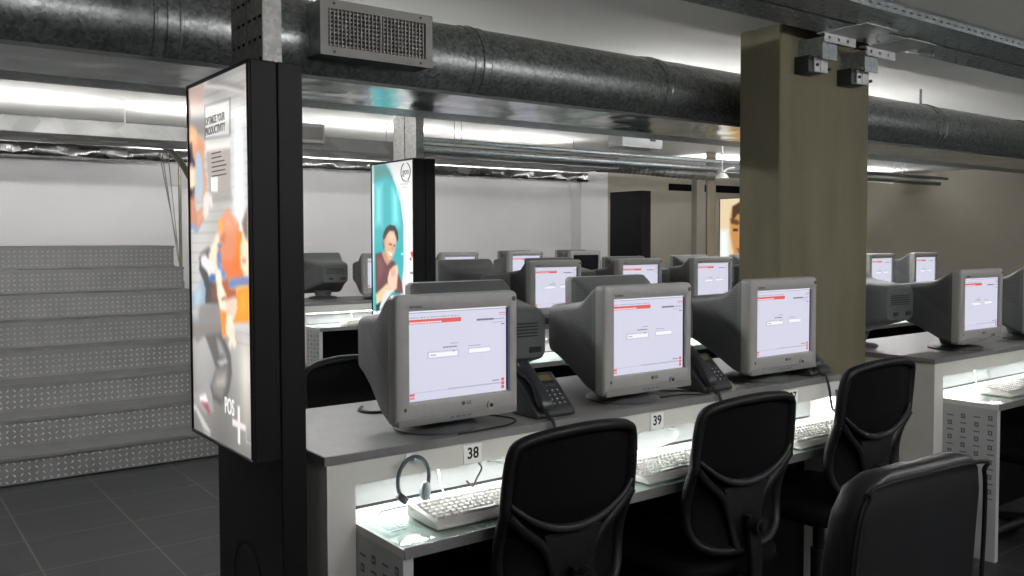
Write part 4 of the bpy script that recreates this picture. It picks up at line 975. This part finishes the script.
LW, LH, LZ = 0.502, 1.022, 0.92
def lightbox(label, loc, art=None, base=None, z_up=0.0, rz=0.0, letters=None, seeds=None):
    root = empty('lightbox_totem', label, 'lightbox', loc, rz, 'black poster lightboxes on posts')
    z0, z1 = LZ+z_up, LZ+LH+z_up
    MB().rbox(0.075, 0.143, 0, LW, 0, z1, 0.003, 1).build('post', M['black'], root)
    cab = MB().rbox(0.004, 0.0744, 0, LW, z0, z1, 0.003, 1).build('light_cabinet', M['black'], root)
    f = 0.010
    fr = MB()
    for a in ((0, LW, z0, z0+f), (0, LW, z1-f, z1), (0, f, z0+f, z1-f), (LW-f, LW, z0+f, z1-f)):
        fr.rbox(-0.003, 0.006, a[0], a[1], a[2], a[3], 0.002, 1)
    fr.build('poster_frame', M['black'], root)
    sp = MB().lathe([(0.0, 0.0), (0.095, 0.0), (0.105, 0.004), (0.115, 0.0), (0.118, -0.004)], 36, M=Matrix.Translation((0.0755, 0.26, 0.53)) @ Matrix.Rotation(-PI/2, 4, 'Y'))
    sp.build('speaker_ring', M['blackmatte'], root, smooth=60)
    if art is None:
        MB().cyl((-0.007, 0.03, z0+0.3), (0.002, 0.03, z0+0.3), 0.012, n=16).build('lock', M['chrome'], root)
        MB().box(-0.001, 0.004, f, LW-f, z0+f, z1-f).build('back_board', M['black'], root, smooth=0)
        return root
    nu, nv = 110, 230
    C = paint(art, base, nu, nv)
    vs = [(0.002, LW-f - (LW-2*f)*i/(nu-1), z1-f - (LH-2*f)*j/(nv-1)) for j in range(nv) for i in range(nu)]
    fs = [(j*nu+i, (j+1)*nu+i, (j+1)*nu+i+1, j*nu+i+1) for j in range(nv-1) for i in range(nu-1)]
    p = MB().add(vs, fs).build('poster', M['art'], root, smooth=0)
    c = C.reshape(-1, 3)/255.0
    c = np.where(c <= 0.04045, c/12.92, ((c+0.055)/1.055)**2.4)
    ca = p.data.color_attributes.new('Col', 'FLOAT_COLOR', 'POINT')
    ca.data.foreach_set('color', np.concatenate([c, np.ones((len(c), 1))], 1).astype(np.float32).ravel())
    if letters: letters(p, z1)
    return root
def yz(u, v, z1): return LW-0.016 - (LW-0.032)*u, z1-0.016-(LH-0.032)*v
def letters_one(p, z1):
    mb = MB()
    y, z = yz(0.478, 0.108, z1); mb.text('OPTIMIZE YOUR', 0.030, face_m(0.001, y, z, '-X'), 1, bold=0.0006, sx=0.72)
    y, z = yz(0.478, 0.137, z1); mb.text('PRODUCTIVITY', 0.030, face_m(0.001, y, z, '-X'), 1, bold=0.0006, sx=0.78)
    mb.build('headline', [M['lit_white'], M['lit_ink']], p, smooth=0); mb = MB()
    y, z = yz(0.655, 0.895, z1); mb.text('POS', 0.062, face_m(0.001, y, z, '-X'), 0, bold=0.0008, sx=0.68)
    mb.build('lettering', [M['lit_white'], M['lit_ink']], p, smooth=0); mb = MB()
    for i, w in enumerate((0.16, 0.17, 0.22, 0.25, 0.23, 0.25)):
        y, z = yz(0.41, 0.201 + i*0.0125, z1); mb.box(0.001, 0.0018, y - w*0.47, y, z-0.0015, z+0.002, 1)
    mb.build('text_lines', [M['lit_white'], M['lit_ink']], p, smooth=0)
def letters_two(p, z1):
    mb = MB()
    y, z = yz(0.845, 0.058, z1)
    for a0, a1 in ((0.62*PI, 1.42*PI), (-0.32*PI, 0.40*PI)):
        mb.tube([(0.0015, y - 0.052*math.cos(a0+(a1-a0)*i/18), z + 0.052*math.sin(a0+(a1-a0)*i/18)) for i in range(19)], 0.003, 6)
    mb.build('logo', [M['lit_ink']], p, smooth=0); mb = MB()
    mb.text('gon', 0.052, face_m(0.001, y, z+0.002, '-X'), 0, bold=0.0004, sx=0.95)
    mb.build('lettering', [M['lit_ink']], p, smooth=0)
lightbox('big black lightbox nearest us, backlit poster of an orange figure and a white plus sign', (0.80, 2.17, 0), ART_ONE, base_one, letters=letters_one)
lightbox('black lightbox with a teal poster of a smiling dark-haired man', (2.503, 4.27, 0), ART_TWO, base_two, letters=letters_two)
lightbox('plain unlit black lightbox standing against the white corner', (6.93, 6.92, 0), None, z_up=0.075)
lightbox('black lightbox with an amber face poster, half behind the concrete pillar', (7.86, 6.12, 0), ART_THREE, base_flat)

# galvanised perforated columns from the lightboxes to the ceiling
def strut(label, x, y, z0, xw, yw, side=True):
    root = empty('perforated_column', label, 'column', (x, y, z0), 0, 'galvanised perforated columns')
    H = CH - z0
    def cuts(n, L, e, s):
        out = [0.0]; pit = (L)/n
        for i in range(n): out += [pit*i + pit/2 - s/2, pit*i + pit/2 + s/2]
        return out + [L]
    half = (yw-0.008)/2
    for k in range(2):
        o = k*(half+0.008)
        mb = MB()
        mb.perf((0, o+half, 0), (0, -1, 0), (0, 0, 1), cuts(3, half, 0, 0.022), cuts(int(H/0.055), H, 0, 0.009), lambda i, j: side and i % 2 == 1 and j % 2 == 1)
        mb.perf((xw, o, 0), (0, 1, 0), (0, 0, 1), cuts(3, half, 0, 0.022), cuts(int(H/0.055), H, 0, 0.009), lambda i, j: i % 2 == 1 and j % 2 == 1)
        mb.perf((0, o, 0), (1, 0, 0), (0, 0, 1), cuts(1, xw, 0, 0.008), cuts(int(H/0.03), H, 0, 0.008), lambda i, j: k == 1 and i % 2 == 1 and j % 2 == 1)
        mb.perf((xw, o+half, 0), (-1, 0, 0), (0, 0, 1), [0, xw], [0, H], lambda i, j: False)
        mb.build('channel', M['galvstrut'], root, smooth=0, solid=0.002)
    MB().box(0.01, xw-0.01, 0.01, yw-0.01, 0.0, H).build('shade_core', M['blackmatte'], root, smooth=0, label='black box painted as the shade behind the perforations')  # black fill stands in for the shade inside the hollow column
strut('perforated galvanised column on top of the nearest lightbox', 0.877, 2.268, LZ+LH, 0.05, 0.237)
strut('perforated galvanised column on top of the teal lightbox', 2.58, 4.37, LZ+LH, 0.05, 0.26, side=False)

# ------------------------------------------------------------------ round duct, register
DY, DZ, DR = 3.0, 2.182, 0.157
d = empty('round_duct', 'large round galvanised air duct crossing under the ceiling', 'duct', (0, DY, DZ))
cuts = [-3.9, -2.2, -0.4, 0.80, 1.99, 3.01, 4.25, 5.5, 6.8, 8.2, 9.6, 11.0, 12.4]
for a, b in zip(cuts[:-1], cuts[1:]):
    n = int((b-a)/0.06)
    rings = []
    for i in range(n+1):
        x = a + (b-a)*i/n
        rr_ = DR
        rings.append([(x, rr_*math.cos(2*PI*q/48), rr_*math.sin(2*PI*q/48)) for q in range(48)])
    MB().loft(rings).build('duct_section', M['galv'], d, smooth=60)
for x in cuts[1:-1]:
    rings = [[(x+dx, (DR+h)*math.cos(2*PI*q/48), (DR+h)*math.sin(2*PI*q/48)) for q in range(48)]
             for dx, h in ((-0.045, -0.001), (-0.042, 0.004), (-0.036, 0.004), (-0.033, 0.0015), (-0.004, 0.0015), (-0.003, 0.007), (0.003, 0.007), (0.004, 0.0015), (0.033, 0.0015), (0.036, 0.004), (0.042, 0.004), (0.045, -0.001))]
    MB().loft(rings, cap0=False, cap1=False).build('collar', M['galv'], d, smooth=30)

sh = MB().box(-3.85, 12.3, -0.31, 0.10, -DR-0.016, -DR-0.012)
sh.box(-3.85, 12.3, -0.314, -0.310, -DR-0.017, -DR-0.006, 1)
sh.build('bottom_sheet', [M['mirror'], M['dark']], d, smooth=0, label='flat shiny sheet along the underside')
for x in (-2.2, -0.4, 5.5, 8.2, 9.6):
    MB().box(x-0.012, x+0.012, -0.002, 0.002, DR, CH-DZ).build('hanger_strap', M['galvtray'], d, smooth=0)

def register(label, loc):
    root = empty('air_register', label, 'vent', loc, 0, 'grey air registers')
    w, h, dp = 0.434, 0.186, 0.118
    MB().box(0.004, w-0.004, 0.012, dp, 0.003, 0.006).box(0.004, w-0.004, 0.012, dp, h-0.006, h-0.003).box(0.004, 0.007, 0.012, dp, 0.003, h-0.003).box(w-0.007, w-0.004, 0.012, dp, 0.003, h-0.003).build('neck', M['galvtray'], root, smooth=0)
    fr = MB(); e = 0.030
    for a in ((0, w, 0, e), (0, w, h-e, h), (0, e*0.95, e, h-e), (w-e*0.95, w, e, h-e)):
        fr.box(a[0], a[1], 0.0, 0.012, a[2], a[3])
    fr.build('frame', M['register'], root, smooth=0)
    lv = MB(); n = 26
    for i in range(n):
        x = e + (w-2*e)*(i+0.5)/n
        lv.box(x-0.0022, x+0.0022, 0.003, 0.022, e, h-e)
    for j in range(9):
        z = e + (h-2*e)*(j+0.5)/9
        lv.box(e, w-e, 0.008, 0.02, z-0.0028, z+0.0028)
    lv.box(w/2+0.008, w/2+0.013, 0.001, 0.02, e, h-e)
    lv.build('louvre_grille', M['register'], root, smooth=0)
    MB().box(0.012, w-0.012, 0.075, 0.08, 0.01, h-0.01).build('damper', M['blackmatte'], root, smooth=0)
    s = MB()
    for x in (0.05, w-0.05):
        for z in (0.013, h-0.013): s.cyl((x, -0.002, z), (x, 0.004, z), 0.005, n=10)
    s.build('screws', M['dark'], root)
    return root
register('grey air register with louvred grille on the round duct', (1.258, 2.745, 2.105))
small = register('small distant air register behind the nearest lightbox', (2.52, 6.03, 2.19))
small.scale = (0.62, 0.62, 0.75)

# ------------------------------------------------------------------ cable trays
def tray(label, x0, x1, y0, y1, z, hside=0.035, pitch=0.06, m='galvtray', x_detail=(0.8, 6.5), floor_holes=True):
    root = empty('cable_tray', label, 'cable tray', (0, 0, 0), 0, 'perforated cable trays')
    us = [x0]; a = max(x0, x_detail[0]); b = min(x1, x_detail[1])
    x = a
    while x < b - pitch:
        us += [x + 0.018, x + 0.042]; x += pitch
    us.append(x1)
    nrow = max(2, int((y1-y0)/0.032)); vs = [0.0]; p = (y1-y0)/nrow
    for j in range(nrow): vs += [p*j + p/2 - 0.0055, p*j + p/2 + 0.0055]
    vs.append(y1-y0)
    MB().perf((0, y0, z), (1, 0, 0), (0, 1, 0), us, vs, lambda i, j: floor_holes and i % 2 == 1 and j % 2 == 1 and (i//2 + j//2) % 2 == 0).build('tray_floor', M[m], root, smooth=0, solid=0.0015)
    x = x0 + 0.6
    while x < x1 and z < 2.3:
        MB().tube([(x, (y0+y1)/2, z), (x, (y0+y1)/2, CH)], 0.004, 6).build('hanger_rod', M['chrome'], root); x += 1.4
    for y in (y0, y1):
        MB().perf((0, y, z), (1, 0, 0), (0, 0, 1), us, [0, hside*0.5-0.003, hside*0.5+0.003, hside], lambda i, j: j == 1 and i % 2 == 1).tube([(x0, y, z+hside), (x1, y, z+hside)], 0.003, 6).build('side_rail', M[m], root, smooth=0, solid=0.0015)
    return root
tray('perforated cable tray passing in front of the concrete pillar top', 1.2, 9.0, 2.17, 2.335, 2.395)
tray('perforated cable tray nearest us in the top right corner', 1.2, 9.0, 1.96, 2.150, 2.395)
tray('narrow perforated cable tray under the round duct', -3.8, 9.0, 3.56, 3.76, 2.085, 0.03, x_detail=(0.8, 6.0), floor_holes=False)

def bracket(label, x, z):
    root = empty('tray_bracket', label, 'bracket', (x, 2.45, z), 0, 'cable tray brackets on the pillar')
    MB().rbox(0.0, 0.11, -0.075, 0.002, -0.055, 0.02, 0.004, 2).build('clamp_box', M['dark'], root)
    pl = MB().rbox(0.035, 0.135, -0.082, -0.075, -0.05, 0.012, 0.002, 1)
    pl.rbox(0.075, 0.128, -0.086, -0.081, -0.045, 0.006, 0.0015, 1)
    pl.build('face_plate', M['box'], root)
    MB().box(0.03, 0.034, -0.12, -0.0, 0.02, 0.095).box(0.03, 0.14, -0.124, -0.12, 0.0, 0.095).build('upright_channel', M['galvtray'], root, smooth=0)
    arm = MB().perf((0.02, -0.14, 0.07), (1, 0, 0), (0, 0, 1), [0, 0.03, 0.045, 0.10, 0.115, 0.17, 0.185, 0.24], [0, 0.012, 0.026, 0.042], lambda i, j: i % 2 == 1 and j == 1)
    arm.box(0.02, 0.26, -0.14, -0.10, 0.108, 0.112).box(0.02, 0.26, -0.34, -0.14, 0.108, 0.1115)
    arm.build('arm', M['box'], root, smooth=0)
    b = MB()
    for px, pz in ((0.05, -0.02), (0.145, -0.03)): b.cyl((px, -0.09, pz), (px, -0.072, pz), 0.007, n=8)
    b.build('bolts', M['dark'], root)
bracket('white steel bracket high on the pillar, left one', 3.41, 2.282)
bracket('white steel bracket high on the pillar, right one at the picture edge', 3.74, 2.262)

# ------------------------------------------------------------------ rest of the ceiling
fd = empty('flat_duct', 'long flat grey sheet-metal duct beyond the round duct', 'duct', (0, 6.2, 2.158))
MB().prism([(0, 0), (0.55, 0), (0.55, 0.104), (0, 0.104)], -3.8, 5.9, 'X', r=0.004, seg=1).build('duct_body', M['sheet'], fd, smooth=30)
for x in (-2.5, -0.5, 1.5, 3.5, 5.5): MB().tube([(x, 0.2, 0.104), (x, 0.2, CH-2.158)], 0.004, 6).build('hanger_rod', M['chrome'], fd)
# crumpled foil duct along the white wall
rings = []
rnd = random.Random(3)
for i in range(150):
    x = 0.4 + 7.36*i/149
    rings.append([(x, 8.86 + py*(1+0.03*math.sin(i*0.7+k)) + rnd.uniform(-.004, .004), 2.292 + pz + rnd.uniform(-.004, .004)) for k, (py, pz) in enumerate(rr(0.26, 0.115, 0.03, 3))])
t = MB().loft(rings).build('foil_duct', M['foil'], None, smooth=50); tag(t, 'crumpled shiny foil duct along the top of the white back wall', 'duct')
c = MB()
pp = catmull([(5.85, 0.25, 0.052), (6.05, 0.25, 0.055), (6.35, 0.15, 0.04), (6.7, 0.0, 0.012), (7.2, -0.05, 0.002)], 14)
c.tube(pp, [0.065 + 0.006*(i % 2) for i in range(len(pp))], 16)
c.build('flexible_bend', M['sheet'], fd, smooth=0, label='ribbed flexible end bending away')
for y, z, r_, lab in ((5.9, 2.26, 0.02, 'thin grey conduit high beyond the round duct'), (6.0, 2.20, 0.024, 'thicker pale conduit below the thin one'), (4.2, 2.20, 0.014, 'thin steel conduit just beyond the tray under the round duct')):
    cd = empty('conduit', lab, 'pipe', (0, y, z), 0, 'ceiling conduits')
    MB().tube([(3.5, 0, 0), (7, 0, 0), (11.5, 0, 0)], r_, 10).build('pipe', M['galvtray'], cd, smooth=60)
    for x in (3.9, 5.6, 8.1, 10.4): MB().tube([(x, 0, r_), (x, 0, CH-z)], 0.003, 6).build('hanger_rod', M['chrome'], cd)
jb = empty('junction_box', 'pale grey junction box hanging under the ceiling left of the pillar', 'junction box', (4.53, 4.72, 2.165))
MB().rbox(0, 0.42, 0, 0.16, 0.015, 0.10, 0.004, 1).build('body', M['box'], jb)
MB().rbox(-0.012, 0.40, -0.012, 0.172, 0.0, 0.015, 0.003, 1).build('lid', M['box'], jb)
MB().rbox(0.28, 0.34, -0.004, 0.0, 0.055, 0.085, 0.001, 1).build('label_plate', M['dark'], jb)
for x in (0.1, 0.32): MB().tube([(x, 0.08, 0.10), (x, 0.08, CH-2.165)], 0.004, 6).build('hanger_rod', M['chrome'], jb)
sp = empty('spot_lamp', 'small spot lamp hanging from a rod above the right-hand post', 'lamp', (6.9, 5.78, 2.08))
MB().lathe([(0.0, 0.0), (0.07, 0.0), (0.055, 0.03), (0.03, 0.055), (0.0, 0.06)], 20).build('shade', M['fixture'], sp)
MB().tube([(0, 0, 0.05), (0, 0, CH-2.08)], 0.006, 8).build('rod', M['fixture'], sp)
MB().tube([(-0.02, 0, 0.05), (0.08, 0, 0.10), (0.2, 0.02, 0.12)], 0.012, 8).build('bracket_arm', M['fixture'], sp)

# fluorescent battens; the downward ones are added lamps
def build_batten(L=1.22, up=False):
    root = empty('batten_light', 'x', 'ceiling light')
    s = 1 if up else -1
    zt = 0.033*s
    MB().rbox(0, L, -0.03, 0.03, min(0, 0.014*s), max(0, 0.014*s), 0.003, 1).build('tray', M['fixture'], root)
    MB().cyl((0.03, 0, zt), (L-0.03, 0, zt), 0.013, n=12).build('fluorescent_tube', M['uptube' if up else 'tube'], root, smooth=60)
    if not up:
        for x in (0.2, L-0.2): MB().tube([(x, 0, 0), (x, 0, 0.10)], 0.004, 6).build('hanger_rod', M['chrome'], root)
    for x in (0.012, L-0.03): MB().rbox(x, x+0.018, -0.014, 0.014, min(0.012*s, 0.048*s), max(0.012*s, 0.048*s), 0.003, 1).build('lamp_holder', M['fixture'], root)
    return root
bt = build_batten(); bup = build_batten(up=True)
GB = 'added fluorescent ceiling battens'; GU = 'upward battens lying on the ducts'
NW = ['first', 'second', 'third', 'fourth', 'fifth', 'sixth', 'seventh']
first = [True, True]
def batten(x, y, z, lab):
    desk_place(bt, first[0], (x, y, z), 0, lab, GB); first[0] = False
def upbatten(x, y, z, lab):
    o = desk_place(bup, first[1], (x, y, z), 0, lab, GU); first[1] = False
    if x > 7:
        for q in (0.2, 1.0): MB().tube([(q, 0.026, 0.004), (q, 0.026, CH-z)], 0.003, 6).build('hanger_rod', M['chrome'], o)
for i, (x, y) in enumerate(((0.1, -0.9), (1.7, -0.2), (3.6, -0.5), (6.2, 0.3))): batten(x, y, 2.36, 'added unseen fluorescent batten over the aisle before the nearest counter, %s from the left' % NW[i])  # added out of view to light the monitor fronts
for i, x in enumerate((-1.4, -0.1, 1.2, 5.6, 7.0)): batten(x, 4.45, 2.28, 'added fluorescent batten hung behind the round duct, %s from the left' % NW[i])  # added behind the duct to brighten the middle row and back wall
for i, x in enumerate((3.35, 4.65)): upbatten(x, 3.66, 2.087, 'upward fluorescent batten lying in the tray under the round duct, %s from the left' % NW[i])
for i, x in enumerate((-1.2, 0.2, 1.6, 3.0, 4.4)): upbatten(x, 6.66, 2.262, 'upward fluorescent batten lying on the flat duct, %s from the left' % NW[i])
for i, x in enumerate((2.2, 3.6, 5.0, 6.4)): upbatten(x, 9.04, 2.30, 'upward fluorescent batten behind the foil duct, %s from the left' % NW[i])
for i, x in enumerate((7.7, 9.2, 10.7)): upbatten(x, 6.9, 2.262, 'upward fluorescent batten beyond the right-hand post, %s from the left' % NW[i])

# ------------------------------------------------------------------ staircase
st = empty('staircase', 'tread-plate steel stairs rising at the left', 'stairs', (0, 6.05, 0))
SX0, SX1 = 0.2, 2.26
for k in range(8):
    y0, z0, z1 = 0.28*k, 0.18*k, 0.18*(k+1)
    yb = 0.28*(k+1)+0.004 if k < 7 else 2.95
    mb = MB().box(SX0, SX1, y0, yb, z0+0.012 if k == 0 else z0, z1-0.02).box(SX0, SX1+0.004, y0-0.012, yb, z1-0.02, z1)
    nx = int((SX1-SX0)/0.04)
    for i in range(nx):
        for j in range(4):
            x = SX0 + 0.03 + i*0.04; z = z0 + 0.028 + j*0.037
            a = PI/4 if (i+j) % 2 else -PI/4
            ux, uz = math.cos(a), math.sin(a)
            P = [(x-0.014*ux, y0, z-0.014*uz), (x+0.005*uz, y0, z-0.005*ux), (x+0.014*ux, y0, z+0.014*uz), (x-0.005*uz, y0, z+0.005*ux), (x, y0-0.003, z)]
            mb.add(P, [(0,1,4), (1,2,4), (2,3,4), (3,0,4)], 1)
    mb.build('step', [M['tread'], M['pale_lozenge']], st, smooth=0)
MB().prism([(0.05, 0.0), (2.25, 1.42), (2.25, 1.30), (0.3, 0.0)], SX1+0.001, SX1+0.02, 'X').build('stringer', M['steelrail'], st, smooth=0)
hr = empty('stair_handrail', 'curved steel handrail with thin cables beside the stairs', 'handrail', (2.25, 0, 0))
rail = catmull([(0, 6.2, 1.15), (0, 6.7, 1.50), (0, 7.2, 1.83), (0, 7.61, 2.09), (0, 7.92, 2.235), (0, 8.2, 2.32), (-0.02, 8.45, 2.37), (-0.25, 8.58, 2.38), (-0.9, 8.6, 2.37)], 8)
MB().tube(rail, 0.027, 12).build('rail', M['steelrail'], hr, smooth=60)
for y, zb, zt in ((6.3, 0.18, 1.22), (7.76, 1.08, 2.15)):
    MB().cyl((0, y, zb), (0, y, zt), 0.013, n=10).rbox(-0.02, 0.02, y-0.02, y+0.02, zb, zb+0.06, 0.003).build('baluster', M['steelrail'], hr, smooth=60)
for y0, z0, y1, z1 in ((8.4, 2.34, 7.86, 1.44), (8.3, 2.32, 7.83, 1.30), (8.1, 2.27, 7.80, 1.27)):
    MB().tube([(0, y0, z0), (0, y1, z1)], 0.004, 6).build('cable', M['chrome'], hr)

# ------------------------------------------------------------------ camera and view
w = bpy.data.worlds.new('dim_interior'); SC.world = w; w.use_nodes = True
w.node_tree.nodes['Background'].inputs[0].default_value = (0.02, 0.02, 0.022, 1)
w.node_tree.nodes['Background'].inputs[1].default_value = 1.0
cam = bpy.data.cameras.new('camera')
co = bpy.data.objects.new('camera', cam); COL.objects.link(co)
cam.sensor_width = 36.0; cam.lens = 884/1024*36.0; cam.clip_start = 0.02
cam.shift_y = -15/1024
R = Matrix.Rotation(math.radians(53.3-90), 4, 'Z') @ Matrix.Rotation(math.radians(90-2.2), 4, 'X') @ Matrix.Rotation(math.radians(-0.15), 4, 'Z')
co.matrix_world = Matrix.Translation((0, 0, 1.49)) @ R
SC.camera = co
SC.view_settings.view_transform = 'Standard'
SC.view_settings.look = 'None'
SC.view_settings.exposure = 0.0
SC.view_settings.gamma = 1.0
SC.view_settings.use_curve_mapping = False
